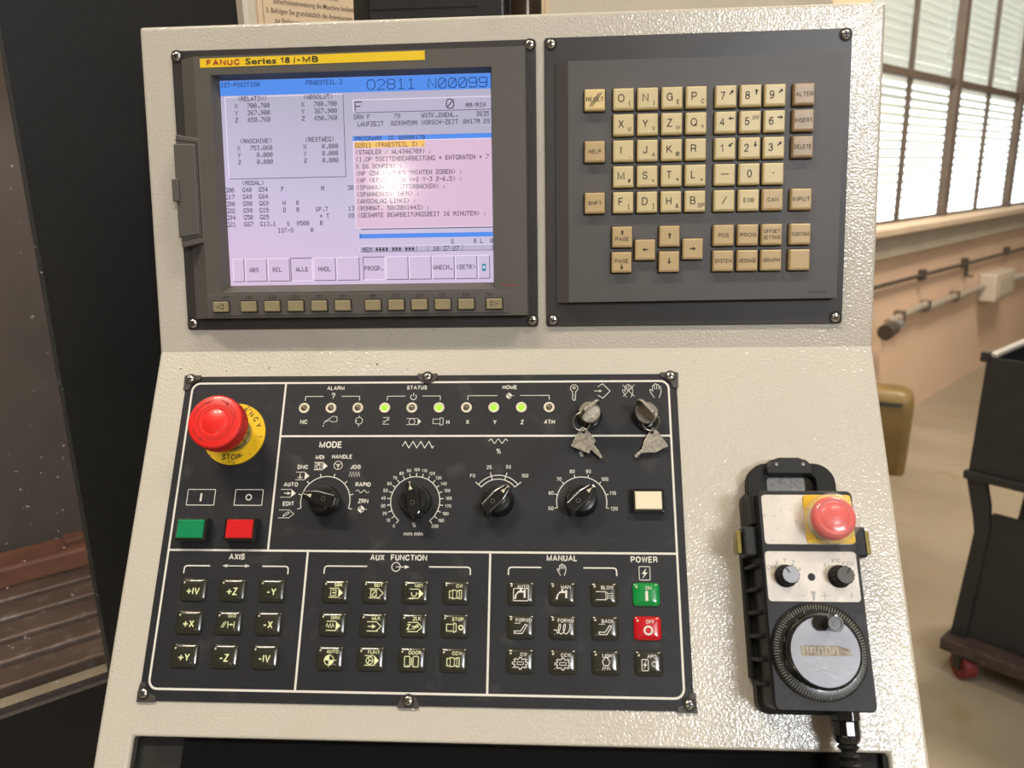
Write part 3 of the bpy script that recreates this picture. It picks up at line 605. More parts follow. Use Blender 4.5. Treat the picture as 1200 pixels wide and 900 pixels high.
def rc(b, c0, c1, r0, r1, m, z=0.04, mm=False):
    xa, xb, ya, yb = (c0,c1,r0,r1) if mm else (SX+c0*CW, SX+c1*CW, SY-r1*5.28, SY-r0*5.28)
    b.add([(xa,ya,SZ+z),(xb,ya,SZ+z),(xb,yb,SZ+z),(xa,yb,SZ+z)], [(0,1,2,3)], m)
def frame(b, xa, xb, ya, yb, hi, lo, w=0.55, z=0.08):
    rc(b, xa, xb, yb-w, yb, hi, z, True); rc(b, xa, xa+w, ya, yb, hi, z, True); rc(b, xa, xb, ya, ya+w, lo, z, True); rc(b, xb-w, xb, ya, yb, lo, z, True)
g = MB()  # 0 blue 1 pink 2 orange 3 hi 4 lo 5 grey 6 teal
rc(g, 38.7, 252.6, 183.9, 195.4, 0, mm=True)
frame(g, 41.8, 137.0, 119.6, 183.2, 3, 4)
rc(g, 144.3, 252.6, 168.2, 178.4, 5, mm=True); frame(g, 144.3, 254, 168.2, 178.4, 3, 4)
rc(g, 143.2, 252.6, 79.2, 150.7, 1, mm=True); rc(g, 143.2, 252.6, 147.0, 150.7, 0, .06, True); rc(g, 143.2, 252.6, 146.5, 147.0, 3, .07, True); rc(g, 143.2, 143.7, 79.2, 147, 3, .07, True)
rc(g, 144.6, 200.2, 141.6, 146.4, 2, .06, True); rc(g, 143.2, 252.6, 79.2, 79.7, 3, .07, True); rc(g, 147.2, 252.6, 78.3, 79.1, 4, .07, True)
rc(g, 145.8, 252.6, 71.4, 74.9, 0, mm=True)
rc(g, 145.7, 252.6, 60.6, 65.4, 5, mm=True); frame(g, 145.7, 252.6, 60.6, 65.4, 3, 4, 0.4)
for x in (191.5, 200.2, 228.0): rc(g, x, x+0.4, 60.8, 65.2, 4, .09, True)
bx = [(41.2,50.8),(51.3,69.4),(70.0,88.2),(88.8,107.0),(107.6,125.8),(126.4,145.2),(148.0,166.0),(166.6,184.6),(185.2,203.2),(203.6,221.6),(222.2,239.8),(240.3,250.0)]
for i, (a, c_) in enumerate(bx):
    pr = i in (3, 6); frame(g, a, c_, 38.4, 57.0, 4 if pr else 3, 3 if pr else 4, 0.6)
rc(g, 243.6, 246.6, 44.4, 50.0, 6, .1, True); rc(g, 244.4, 245.8, 46.4, 48.4, 3, .12, True)
g.build('screen_graphics', [sc_blue, sc_pink, sc_orange, sc_hi, sc_lo, sc_grey, sc_teal], scr)
b = MB(); Wt = lambda s, c, r, m=0: px(b, s, c, r, m=m)
Wt('IST-POSITION',0,0,1); Wt('FRAESTEIL 3',26,0,1)
Wt('(RELATIV)',5,2); Wt('(ABSOLUT)',25,2)
for c in (4,24.3):
    for i, (a_, v) in enumerate((('X','700.700'),('Y','367.900'),('Z','650.760'))): Wt(a_, c, 3+i); Wt(v, c+3.8, 3+i)
Wt('(MASCHINE)',5,8); Wt('(RESTWEG)',25,8)
for i, (a_, v, w_) in enumerate((('X','753.860','0.000'),('Y','0.000','0.000'),('Z','0.000','0.000'))):
    Wt(a_,4.2,9+i); Wt(v,15-len(v),9+i); Wt(a_,24.4,9+i); Wt(w_,30,9+i)
Wt('(MODAL)',5,14)
for i, (p_, q_, r_) in enumerate((('G00','G40','G54'),('G17','G49','G64'),('G90','G80','G69'),('G22','G98','G15'),('G94','G50','G25'),('G21','G67','G13.1'))):
    Wt(p_,-0.4,15+i); Wt(q_,5,15+i); Wt(r_,10,15+i)
Wt('F',17,15); Wt('M',29.3,15); Wt('30',37.3,15); Wt('H',17.3,17); Wt('0',21.4,17); Wt('D',17.3,18); Wt('0',21.4,18); Wt('SP.T',27.3,18); Wt('13',37.3,18); Wt('+ T',28.5,19); Wt('28',37.3,19); Wt('S',18.3,20); Wt('8500',21.3,20); Wt('B',28.5,20); Wt('IST-S',15.4,21); Wt('0',25.5,21)
for s, c in (('ABS',6),('REL',13.2),('ALLE',20.4),('HNDL',27.4),('PROGR.',41.6),('WAECH.',62.6),('(BETR)',69.6)): Wt(s, c, 26.75)
px(b,'MM/MIN',73.4,3.75); Wt('DRN F',40,5); Wt('79',52,5); Wt('WSTK.ZAEHL.',60.2,5); Wt('3835',76.4,5); Wt('LAUFZEIT',41,6); Wt('8299H59M',51,6); Wt('VORSCH-ZEIT',60.2,6); Wt('0H17M 2S',72.6,6)
Wt('PROGRAMM',40.2,8.05,1); Wt('DC:00000170',50.2,8.05,1)
for i, s in enumerate(('O2811 (FRAESTEIL 3) ;','(STADLER / AL4346709) ;','(1.OP 5SEITENBEARBEITUNG + ENTGRATEN + 7','X D6 BOHREN) ;','(NP G54 X LINKS YHINTEN ZOBEN) ;','(NP VERSCHIEBEN X+2 Y-3 Z-6.5) ;','(SPANNUNG GREIFFERBACKEN) ;','(SPANNDRUCK 40KN) ;','(ANSCHLAG LINKS) ;','(ROHMAT. 50X30X1443) ;','(GESAMTE BEARBEITUNGSZEIT 16 MINUTEN) ;')): Wt(s, 40.1, 9+i)
px(b,'>',40.3,21.95,m=1); Wt('S',68.2,23); Wt('0 L  0%',75,23); Wt('MEM **** *** ***',41.2,24); Wt('10:37:27',62.7,24)
# large thin lettering
def big(s, x, y, w, h, pitch, lw, m):
    for ch in s:
        a = {'O':[arcs(w,h)],'0':[arcs(w,h),[(.1*w,.12*h),(.9*w,.88*h)]],'2':[[(0,.82*h),(.25*w,h),(.75*w,h),(w,.82*h),(w,.62*h),(0,0),(w,0)]],
             '8':[[(.2*w,.52*h),(0,.68*h),(0,.88*h),(.22*w,h),(.78*w,h),(w,.88*h),(w,.68*h),(.8*w,.52*h),(.2*w,.52*h),(0,.36*h),(0,.14*h),(.22*w,0),(.78*w,0),(w,.14*h),(w,.36*h),(.8*w,.52*h)]],
             '1':[[(.2*w,.82*h),(.5*w,h),(.5*w,0)],[(.15*w,0),(.9*w,0)]],'N':[[(0,0),(0,h),(w,0),(w,h)]],
             '9':[[(w,.55*h),(.8*w,.45*h),(.2*w,.45*h),(0,.6*h),(0,.86*h),(.2*w,h),(.8*w,h),(w,.86*h),(w,.18*h),(.8*w,0),(.2*w,0),(0,.14*h)]],'F':[[(0,0),(0,h),(w,h)],[(0,.52*h),(.75*w,.52*h)]]}.get(ch, [])
        for pth in a: b.stroke(pth, lw, SZ+.11, m=m, ox=x, oy=y)
        x += pitch
def arcs(w,h): return [(.25*w,0),(.75*w,0),(w,.22*h),(w,.78*h),(.75*w,h),(.25*w,h),(0,.78*h),(0,.22*h),(.25*w,0)]
big('O2811', 156.2, 185.7, 6.0, 7.2, 7.9, 0.62, 1); big('N00099', 204.2, 185.3, 6.0, 7.2, 7.9, 0.62, 1)
big('F', 146.0, 169.6, 5.6, 7.0, 8, 0.75, 0); big('0', 218.0, 169.9, 5.6, 6.9, 8, 0.75, 0)
b.build('screen_text', [sc_ink, sc_navy], scr)
MB().box(38.7,252.7,35.4,195.5,4.25,4.6).build('front_glass', sglass, t)

# ================================================================ keypad unit
KX0 = 294.2
t = thing('keypad_unit', 'dark grey alphanumeric keypad unit with cream and tan keys right of the display', 'keypad', FU, (410,110,0))
MB().prism(rrect(KX0,KX0+230.4,-0.1,220.6,2), 0.2, 2.2).build('flange', flange_black, t, bevel=0.5)
for x, y in ((299.3,215.6),(519.8,215.8),(299.6,5.0),(519.3,4.8)): screw(t, x, y, 2.2)
MB().loops([at([(304.4,19.5),(516.8,20.5),(516.8,200.2),(304.4,200.2)],2.2), at([(302.6,18.4),(517.6,19.6),(517.6,201),(302.6,201)],3.4), at([(312.2,18.9),(517.2,20.0),(517.2,200.7),(312.2,200.7)],10)], cap0=False).build('key_plate', mdi_plate, t)
b = MB(); b.text('FANUC', 503, 24.5, 1.7, 10.06, bold=0.02, shear=0.3, width=13); b.build('maker_lettering', gap_black, t)
kcap = {}
def capmesh(m):
    if m.name not in kcap:
        kcap[m.name] = MB().loops([at(rrect(-7.7,7.7,-7.9,7.9,.7),0), at(rrect(-7.7,7.7,-7.9,7.9,.7),3.2), at(rrect(-7.35,7.35,-7.5,7.55,.7),4.3), at(rrect(-6.6,6.6,-6.2,6.8,.7),4.75)]).mesh('key', m)
        pass
    return kcap[m.name]
kgap = MB().prism(rrect(-8.5,8.4,-9.0,8.5,.9), 0, 0.12).mesh('key_gap', gap_black)
KZ = 4.82
def arrow(b, x, y, ang, L=4.0, w=1.0, hw=1.5, z=KZ, m=0):
    c_, s_ = math.cos(math.radians(ang)), math.sin(math.radians(ang))
    T = lambda u, v: (x+u*c_-v*s_, y+u*s_+v*c_)
    b.fill([T(-L/2,-w/2),(T(L*0.05,-w/2)),T(L*0.05,-hw),T(L/2,0),T(L*0.05,hw),T(L*0.05,w/2),T(-L/2,w/2)], z, m)
XK = [332.2,353.8,371.9,390.0,408.1,429.9,448.2,466.0,487.2]; YK = [170.9,152.0,132.8,113.7,94.4,68.5,49.2]
def mkey(x, y, m, *items):
    k = place(capmesh(m), 'key', t, (x,y,10.02)); o = bpy.data.objects.new('key_gap', kgap); C.objects.link(o); o.parent = k
    b = MB()
    for it in items: it(b)
    if b.v: b.build('key_legend', dark_ink, k)
def big_(s): return lambda b: b.text(s, -1.8, 0.6, 6.0, KZ, lw=.13)
def sub_(s): return lambda b: b.text(s, 4.5, -3.2, 3.5, KZ, lw=.15)
def word(s, y=0, h=2.9, w=None): return lambda b: b.text(s, 0, y, h+.3, KZ, lw=.15, width=w)
def arr(x, y, a_, L=4.2): return lambda b: arrow(b, x, y, a_, L)
L4 = [[('O','('),('N',')'),('G','E'),('P','C')],[('X','U'),('Y','V'),('Z','W'),('Q','?')],[('I',','),('J','A'),('K','@'),('R','')],[('M','#'),('S','='),('T','*'),('L','+')],[('F','['),('D',']'),('H','&'),('B','SP')]]
for r, row in enumerate(L4):
    for c, (p_, q_) in enumerate(row):
        it = [big_(p_)] + ([sub_(q_)] if q_ else []); mkey(XK[1+c], YK[r], key_cream, *it)
NUM = [('7',45),('8',90),('9',40)],[('4',180),('5',None),('6',0)],[('1',225),('2',270),('3',45)]
for r, row in enumerate(NUM):
    for c, (p_, a_) in enumerate(row):
        e = arr(3.9,2.6,a_) if a_ is not None else (lambda b: b.stroke([(1.4,1.2),(2.4,4.4),(3.2,1.6),(4.2,4.4),(5.0,1.6),(6.0,4.4)], .6, KZ))
        mkey(XK[5+c], YK[r], key_cream, (lambda b, p_=p_: b.text(p_, -2.6, 0.2, 6.0, KZ, lw=.13)), e)
mkey(XK[5], YK[3], key_cream, lambda b: b.stroke([(-3,0.3),(3,0.3)], .7, KZ)); mkey(XK[6], YK[3], key_cream, lambda b: b.text('0',0,0.3,6.0,KZ,lw=.13)); mkey(XK[7], YK[3], key_cream, lambda b: b.prism(arc(0,.5,.6,0,330,11), KZ-.05, KZ))
mkey(XK[5], YK[4], key_cream, lambda b: b.stroke([(-1.6,-2.6),(1.6,3)], .7, KZ)); mkey(XK[6], YK[4], key_cream, word('EOB')); mkey(XK[7], YK[4], key_tan, word('CAN'))
mkey(XK[0], YK[0], key_reset, word('RESET',0.2,3.0,13.2), lambda b: [b.stroke([(-4+q,-5+q*.1),(3.2+q,4.8+q*.1)], .7, KZ+.01) for q in (0,1.8)] and None)
mkey(XK[0], YK[2], key_tan, word('HELP')); mkey(XK[0], YK[4], key_tan, word('SHIFT',0,2.8))
for r, s in enumerate(('ALTER','INSERT','DELETE')): mkey(XK[8], YK[r], key_brown, word(s,0,3,12.6))
mkey(XK[8], YK[4], key_tan, word('INPUT',0,3,12.6)); mkey(XK[8], YK[5], key_tan, word('CUSTOM',0,2.8,12.8)); mkey(XK[8], YK[6], key_tan)
mkey(XK[5], YK[5], key_tan, word('POS')); mkey(XK[6], YK[5], key_tan, word('PROG',0,2.9,12)); mkey(XK[7], YK[5], key_tan, word('OFFSET',2.4,2.7,12.4), word('SETTING',-2.2,2.7,12.8))
mkey(XK[5], YK[6], key_tan, word('SYSTEM',0,2.8,12.8)); mkey(XK[6], YK[6], key_tan, word('MESSAGE',0,2.8,13)); mkey(XK[7], YK[6], key_tan, word('GRAPH',0,2.9,12.4))
mkey(XK[1]-.6, YK[5], key_tan, word('PAGE',-1.6,2.9), arr(0,3.2,90,4)); mkey(XK[1]-1, YK[6], key_tan, word('PAGE',1,2.9), arr(0,-3.6,270,4))
mkey(XK[3]-.8, YK[5], key_tan, arr(0,.4,90,4.6)); mkey(XK[3]-1, YK[6], key_tan, arr(0,.4,270,4.6)); mkey(XK[2]-1.2, 58.5, key_tan, arr(0,.2,180,4.6)); mkey(XK[4]-1.2, 58.6, key_tan, arr(0,.2,0,4.6))
# ================================================================ operator panel
t = thing('operator_panel', 'black operator panel with dials, lamps and membrane keys below the display', 'control panel', FL, (198,-145,0))
PZ = 1.0; TZ = 1.09
MB().prism(rrect(0.6,396,-268.2,-22,2), 0.15, PZ).build('panel_plate', panel_black, t, bevel=0.3)
# corner and middle clamps with their screws
def clamp(poly, sx, sy, px_, py_):
    MB().prism(poly, 0.2, 2.3).build('corner_clamp', bracket_grey, t, bevel=0.5); screw(t, px_, py_, 2.3, 0.92)
def corner(cx, cy, fx, fy):
    P = [(-1,1),(13,1),(13,-2.6),(9.5,-4.0),(7,-6),(5,-8.5),(3.6,-12),(-0.3,-12)]
    P = [(cx+x*fx, cy+y*fy) for x, y in P]
    if fx*fy > 0: P = P[::-1]
    return P
clamp(corner(0,-22,1,1),1,1,4.6,-24.6); clamp(corner(396.4,-22,-1,1),-1,1,391.2,-24.4); clamp(corner(397,-268,-1,-1),-1,-1,392.6,-263.6); clamp(corner(0.6,-268,1,-1),1,-1,4.4,-263.0)
clamp([(191,-24.6),(194,-27.6),(199,-29.6),(204,-27.6),(207,-24.6),(207,-20.8),(191,-20.8)],1,1,199.1,-23.8)
clamp([(189.5,-269.6),(204.5,-269.6),(204.5,-266.5),(201.5,-262.0),(197,-259.8),(192.5,-262.0),(189.5,-266.5)],1,1,197,-264.4)
# printed lines
b = MB(); LW = 1.55
b.stroke(rrect(6.7,389.6,-259.9,-28.0,6.5,5), LW, TZ, closed=True); b.build('border_line', white, t)
for p in ([(83.9,-28.6),(83.9,-161)],[(84.4,-72.2),(389,-72.2)],[(7.2,-161.2),(389,-161.2)],[(114.7,-161.6),(114.7,-259.4)],[(252.5,-161.6),(252.5,-259.4)]): MB().stroke(p, LW, TZ-.01).build('divider_line', white, t)
b = MB()
def flush(nm):
    global b
    if b.v: b.build(nm, white, t)
    b = MB()
def st(pts, w=0.5, closed=False, ox=0, oy=0, s=1.0): b.stroke(pts, w, TZ, closed=closed, ox=ox, oy=oy, s=s)
for s, x, y, h in [("ALARM",125.1,-32.5,3.0), ("STATUS",190.9,-32.4,3), ("HOME",265.1,-32.5,3), ("NC",101.6,-60.5,3.2), ("H",216.8,-61.0,3.2), ("X",232.3,-60.9,3.2), ("Y",253.8,-61.1,3.2), ("Z",275.2,-61.1,3.2), ("4TH",296.5,-61.0,3.2), ("MODE",125.0,-79.1,4.7), ("EDIT",96.0,-125.6,3), ("AUTO",96.4,-110.7,3), ("DNC",104.5,-96.9,3), ("MDI",117.3,-89.1,3), ("HANDLE",134.9,-88.7,3), ("JOG",146.1,-96.8,3), ("RAPID",153.1,-110.6,3), ("ZRN",154.1,-123.4,3), ("AXIS",60.6,-165.9,4.0), ("AUX  FUNCTION",184.0,-165.6,4.0), ("MANUAL",305.5,-165.0,4.0), ("POWER",365.5,-165.6,4.0)]:
    b.text(s, x, y, h*1.12, TZ, bold=0.028); flush('printed_word')
for s, x, y, h in [("?",123.6,-39.1,5.4), ("%",194.3,-141.3,3.6), ("mm min",194.0,-147.7,3.1), ("%",257.2,-84.3,4.2), ("%",320.7,-86.7,3.9), ("F0",237.6,-103.6,2.9), ("25",250.2,-96.9,2.9), ("50",265.0,-96.7,2.9), ("100",277.6,-103.5,2.9), ("50",297.4,-128.4,2.9), ("60",297.7,-116.7,2.9), ("70",303.6,-106.1,2.9), ("80",313.7,-100.2,2.9), ("90",326.0,-100.2,2.9), ("100",338.2,-106.1,2.9), ("110",344.0,-116.7,2.9), ("120",344.7,-128.4,2.9)]:
    b.text(s, x, y, h, TZ, bold=0.006, lw=.10 if s == '%' else None); flush('printed_word')
def bracket(xa, xb, y, ga, gb, d, w, r=1.2):
    st([(xa,y-d),(xa,y-r),(xa+r*.3,y-r*.3),(xa+r,y),(ga,y)], w); flush('printed_bracket'); st([(gb,y),(xb-r,y),(xb-r*.3,y-r*.3),(xb,y-r),(xb,y-d)], w); flush('printed_bracket')
bracket(101.1,145.1,-39.4,115.6,130.5,3.7,0.5,.4); bracket(167.5,210,-39.5,182,195.7,3.6,0.5,.4); bracket(231.9,296.3,-39.4,255.4,273.3,3.6,0.5,.4)
bracket(21,101,-172.8,40.7,80.9,5.6,0.95,2); bracket(128.5,238,-172.2,160.6,207.1,5.6,0.95,2); bracket(266.2,345.3,-171.9,290.4,321.1,5.6,0.95,2)
# small pictograms
st(arc(188.5,-40.2,2.3,130,410,18),.5); st([(188.5,-39.6),(188.5,-36.8)],.5)
flush('pictogram')
def quad(x, y, r, w=.45):
    st(arc(x,y,r,0,345,20),w,True); b.fill([(x,y)]+arc(x,y,r,0,90,6), TZ+.005); b.fill([(x,y)]+arc(x,y,r,180,270,6), TZ+.005)
quad(264.5,-39.6,2.0); st([(262,-39.6),(268.6,-39.6)],.35); st([(264.5,-36.6),(264.5,-42.6)],.35)
flush('pictogram')
st([(-5,-1.5),(-1,1),(1,2.6),(4.6,2.2),(4.9,-1.6),(1,-2.2),(-1,-.6),(-5,-2.2)],.4,True,123.5,-58.6); b.fill(arc(118,-62,.5,0,330,8),TZ); b.fill(arc(117.6,-63.8,.5,0,330,8),TZ)
flush('pictogram')
st(arc(146,-59.7,2.8,0,345,18),.45,True); st([(146,-57.4),(146,-55.2)],.4); st([(146,-62),(146,-64.6)],.4); st([(143.4,-59.7),(144.8,-59.7)],.4)
flush('pictogram')
st([(-2.6,2.8),(2.4,2.8),(-2.6,-2.6),(2.6,-2.6)],.45,False,167.7,-60); st([(-2.6,-.4),(2.6,1.2)],.4,False,167.7,-60)
flush('pictogram')
st([(184,-58),(193,-58)],.4); st([(184,-63),(193,-63)],.4); st(arc(188.3,-60.5,2.4,0,345,16),.4,True); b.fill([(193,-58),(195.6,-60.5),(193,-63)],TZ)
flush('pictogram')
st([(-5,1.9),(.6,1.9),(.6,-1.9),(-5,-1.9)],.4,True,210,-60.4); st([(.6,3),(3,2.6),(3,-2.6),(.6,-3)],.45,True,210,-60.4)
flush('pictogram')
# key, insert, hand pictograms over the key switches
st(arc(0,3.6,2.9,-65,245,18)+[(-1.2,.6),(-1.2,-5.6),(0,-6.6),(1.0,-5.8),(.5,-4.6),(1.2,-3.8),(.5,-2.6),(1.2,-1.6),(1.2,.6)],.5,True,315.9,-37.2); st(arc(0,3.9,.9,0,330,10),.5,True,315.9,-37.2)
flush('pictogram')
st([(-1.6,3.4),(2.2,6),(8,0),(2.2,-6),(-1.6,-3.4)],.5,False,336,-36); st([(-4.5,0),(1,0)],.5,False,336,-36); b.fill([(335.6,-34.9),(337.6,-36),(335.6,-37.1)],TZ)
flush('pictogram')
HAND = [(-1.5,-4.8),(-4.1,-.5),(-4.2,.8),(-3.3,.8),(-2.4,-.6),(-2.5,3.2),(-1.8,3.8),(-1.2,3.3),(-1.1,4.3),(-.4,4.9),(.25,4.3),(.4,4.0),(1.0,4.3),(1.6,3.8),(1.8,2.9),(2.4,3.0),(2.8,2.3),(3.0,-1),(1.5,-4.8)]
def hand(x, y, s=1.0, w=.45):
    st(HAND,w,False,x,y,s)
    for q, y0, y1 in ((-1.15,3.2,.6),(.3,4.1,.8),(1.7,3.0,.8)): st([(q,y0),(q,y1)],w*.9,False,x,y,s)
hand(358.4,-36,1.12,.38); st([(-4.6,5),(4.4,-4.6)],.4,False,358.4,-36); st([(4.6,5),(-4.4,-4.6)],.4,False,358.4,-36); hand(380,-36,1.2,.45)
# mode dial symbols
def tape(x, y, filled=True, L=6.6, hgt=3.0, w=.4):
    st([(x-L,y+hgt),(x+1.8,y+hgt)],w); st([(x-L,y-hgt),(x+1.8,y-hgt)],w)
    if filled: b.fill([(x+1.8,y+hgt),(x+5.4,y),(x+1.8,y-hgt)],TZ)
    else: st([(x+1.8,y+hgt),(x+5.4,y),(x+1.8,y-hgt)],w)
tape(95.6,-133.5,False); st([(-2.6,-2),(-1.4,-.2),(1.6,1.6),(2.4,.6),(-.4,-1.4),(-2.6,-2)],.4,False,95,-133.4)
flush('pictogram')
tape(95.6,-117.6); st([(91.6,-117.6),(95,-117.6)],.6); b.fill([(94.4,-116.4),(97,-117.6),(94.4,-118.8)],TZ)
flush('pictogram')
tape(104.9,-104.0,L=5.4); st([(103,-101.8),(103,-105)],.45); b.fill([(102,-104.2),(103,-106),(104,-104.2)],TZ); st(arc(103,-104,2,200,340,8),.35)
flush('pictogram')
tape(118.6,-96.2,L=5.4); st(rrect(114,119.4,-98.6,-93.8,.3,1),.4,True); hand(116.8,-96.2,.42,.4)
flush('pictogram')
st(arc(132.3,-95.6,3.3,0,345,20),.45,True)
flush('pictogram')
for a in (90,210,330): st([(132.3,-95.6),(132.3+3.2*math.cos(math.radians(a+60)),-95.6+3.2*math.sin(math.radians(a+60)))],.4)
st(arc(132.3,-95.6,.9,0,330,8),.4,True)
flush('pictogram')
st([(i*1.05-4.2, 1.9 if i % 2 else -1.9) for i in range(9)],.4,False,145.7,-102.6)
flush('pictogram')
def sine(x, y, L, A, n, w): st([(x-L/2+L*i/40, y+A*math.sin(2*PI*n*i/40)) for i in range(41)],w)
sine(153,-116.0,10,1.1,2,.4); quad(152.9,-129.7,2.2); st([(150,-129.7),(157.4,-129.7)],.35); st([(152.9,-126.6),(152.9,-132.8)],.35)
flush('pictogram')
st([(-12.2,-1.2),(-10,2.6),(-7,-2.6),(-3.9,2.6),(-.8,-2.6),(2.3,2.6),(5.4,-2.6),(8.6,2.6),(11.4,-2.6),(12.4,-.8)],.6,False,194,-79.2)
flush('pictogram')
sine(256.8,-76.4,14.6,1.7,2.5,.55)
flush('pictogram')
# dial scales
def scale(cx, cy, R, a0, a1, n, w=.62, tk=2.8):
    st(arc(cx,cy,R,a0,a1,36),w)
    for i in range(n):
        a = math.radians(a0+(a1-a0)*i/(n-1)); st([(cx+(R-.2)*math.cos(a),cy+(R-.2)*math.sin(a)),(cx+(R+tk)*math.cos(a),cy+(R+tk)*math.sin(a))],w)
scale(124.6,-123.6,19.2,196,-16,8)
flush('printed_scale')
scale(194.2,-123.3,18.9,231,-51,21)
flush('printed_scale')
for i in range(21):
    a = math.radians(231-282*i/20); v = str(i*10); flush('printed_number'); b.text(v, 194.2+(24.8+.9*(len(v)-2)*abs(math.cos(a)))*math.cos(a), -123.3+24.3*math.sin(a), 2.55, TZ, bold=0.006)
st(arc(257.4,-122.6,16.4,141,39,16),.62); st(arc(257.4,-122.6,19.4,141,39,16),.62)
flush('pictogram')
for a in (141,106,73,39):
    a = math.radians(a); st([(257.4+16.2*math.cos(a),-122.6+16.2*math.sin(a)),(257.4+22.4*math.cos(a),-122.6+22.4*math.sin(a))],.62)
scale(320.6,-123.2,18.8,194,-14,8,tk=2.2)
flush('printed_scale')
flush('printed_scale')
# start / stop frames
for x, c in ((26.3,0),(64.2,1)):
    st(rrect(x-10.9,x+10.9,-127,-114.8,.3,1),.55,True)
    flush('button_frame')
    if c: st(arc(x,-120.8,2.1,0,345,20),1.05,True)
    else: st([(x,-117.8),(x,-124)],1.5)
# section arrows
st([(52,-172.7),(69.6,-172.7)],.6); b.fill([(50,-172.7),(54,-171.5),(54,-173.9)],TZ); b.fill([(71.6,-172.7),(67.6,-171.5),(67.6,-173.9)],TZ)
flush('pictogram')
st(arc(182.4,-172.4,3.2,0,345,20),.6,True); st([(182.4,-172.4),(190,-172.4)],.55); b.fill([(189,-171),(192.4,-172.4),(189,-173.8)],TZ)
flush('pictogram')
hand(305.8,-173.4,.86,.5)
st(rrect(361.6,369.4,-180.2,-170.6,.6,2),.5,True); b.fill([(366.8,-171.6),(363.4,-175.9),(365.4,-175.9),(363.6,-179.4),(367.8,-174.8),(365.8,-174.8)],TZ)
flush('pictogram')
flush('pictogram')
# indicator lamps
ring = MB().lathe([(4.3,0),(4.3,.9),(3.7,1.3),(2.6,1.1),(2.5,.2)], seg=24, cap1=False).mesh('indicator_lamp', led_ring); ring.shade_smooth(); ring.set_sharp_from_angle(angle=math.radians(40))
lens = {}
for nm, m in (('off',led_off),('on',led_on)):
    lens[nm] = MB().lathe([(2.55,0),(2.55,.5),(1.9,1.1),(.8,1.4),(.01,1.45)], seg=18).mesh('lamp_lens', m); lens[nm].shade_smooth()
for i in range(10):
    o = place(ring, 'indicator_lamp', t, (101.0+21.68*i, -49.3, PZ)); on = i in (3,5,7,8)
    c = bpy.data.objects.new('lamp_lens', lens['on' if on else 'off']); C.objects.link(c); c.parent = o; c.location.z = .0002
# emergency stop
o = MB().lathe([(25,0),(25,1.3),(24.6,1.6),(.01,1.6)], 0, 0, 48).build('warning_disc', yellow, t, (46.8,-70.6,PZ), label='round yellow disc under the stop button')
b = MB()
for i, ch in enumerate('EMERGENCY'):
    a = math.radians(151-16.4*i); b.text(ch, 20.2*math.cos(a), 20.2*math.sin(a), 4.4, 1.68, bold=0.02, rot=a-PI/2)
b.build('warning_lettering', dark_ink, o); b = MB(); b.text('STOP', 0, -18.8, 4.6, 1.68, bold=0.03); b.build('warning_lettering', dark_ink, o)
o = MB().lathe([(14.5,1.6),(14.5,4),(13.2,4.5),(13.2,15),(12.2,16),(12.2,20)], seg=32).build('stop_collar', hub_clear, t, (46.8,-70.6,PZ), smooth=35)
c = MB()
for k in range(12):
    a = 2*PI*k/12; c.box(13.1*math.cos(a)-.7,13.1*math.cos(a)+.7,13.1*math.sin(a)-.7,13.1*math.sin(a)+.7,4.6,14.8)
c.build('collar_rib', steel_dark, o)
seg = 96
def knurl(r, z, d): return [((r-(d if k % 2 else 0))*math.cos(2*PI*k/seg), (r-(d if k % 2 else 0))*math.sin(2*PI*k/seg), z) for k in range(seg)]
hd = MB().loops([knurl(13,22,0),knurl(20.2,24,0),knurl(20.9,26.5,.6),knurl(20.9,35.6,.6),knurl(20.6,37.6,0),knurl(19.8,38.5,0),knurl(18.8,38.9,0),knurl(10.4,39.1,0),knurl(9.9,38.7,0),knurl(9.4,38.9,0),knurl(6,39.7,0),knurl(2.5,40.1,0),knurl(.05,40.2,0)]).build('stop_button', red, t, (46.8,-70.6,PZ), smooth=25, label='red mushroom stop button')
c = MB()
for r, a0, a1, lw in ((16.4,100,175,.55),(16.4,195,250,.5),(14.4,-70,60,.5),(16.4,5,80,.55),(12.6,0,357,.4),(14.4,250,290,.4)):
    c.stroke(arc(0,0,r,a0,a1,28), lw, 39.16)
for a in (62,118,240): c.fill([(15.6*math.cos(math.radians(a+d))*k,15.6*math.sin(math.radians(a+d))*k) for d, k in ((-7,.95),(-7,1.10),(6,1.03))], 39.17)
c.build('turn_arrow_groove', red_groove, hd)
# rectangular push buttons
def pushb(x, y, lm, w=24.4, h=17.6, z1=9.0, lw=20.4, lh=14.0):
    o = MB().loops([at(rrect(-w/2,w/2,-h/2,h/2,.8),0), at(rrect(-w/2,w/2,-h/2,h/2,.8),z1-1), at(rrect(-w/2+1,w/2-1,-h/2+1,h/2-1,.8),z1)]).build('push_button', black_gloss, t, (x,y,PZ), bevel=.3)
    MB().loops([at(rrect(-lw/2,lw/2,-lh/2,lh/2,.5),z1-.5), at(rrect(-lw/2,lw/2,-lh/2,lh/2,.5),z1+1.0), at(rrect(-lw/2+.7,lw/2-.7,-lh/2+.7,lh/2-.7,.4),z1+1.7)]).build('button_lens', lm, o)
pushb(26.0,-146.6,green_lens); pushb(63.8,-146.4,red_lens); pushb(369.6,-123.4,cream_lens,24.2,17.8,6.5,19.6,13.4)
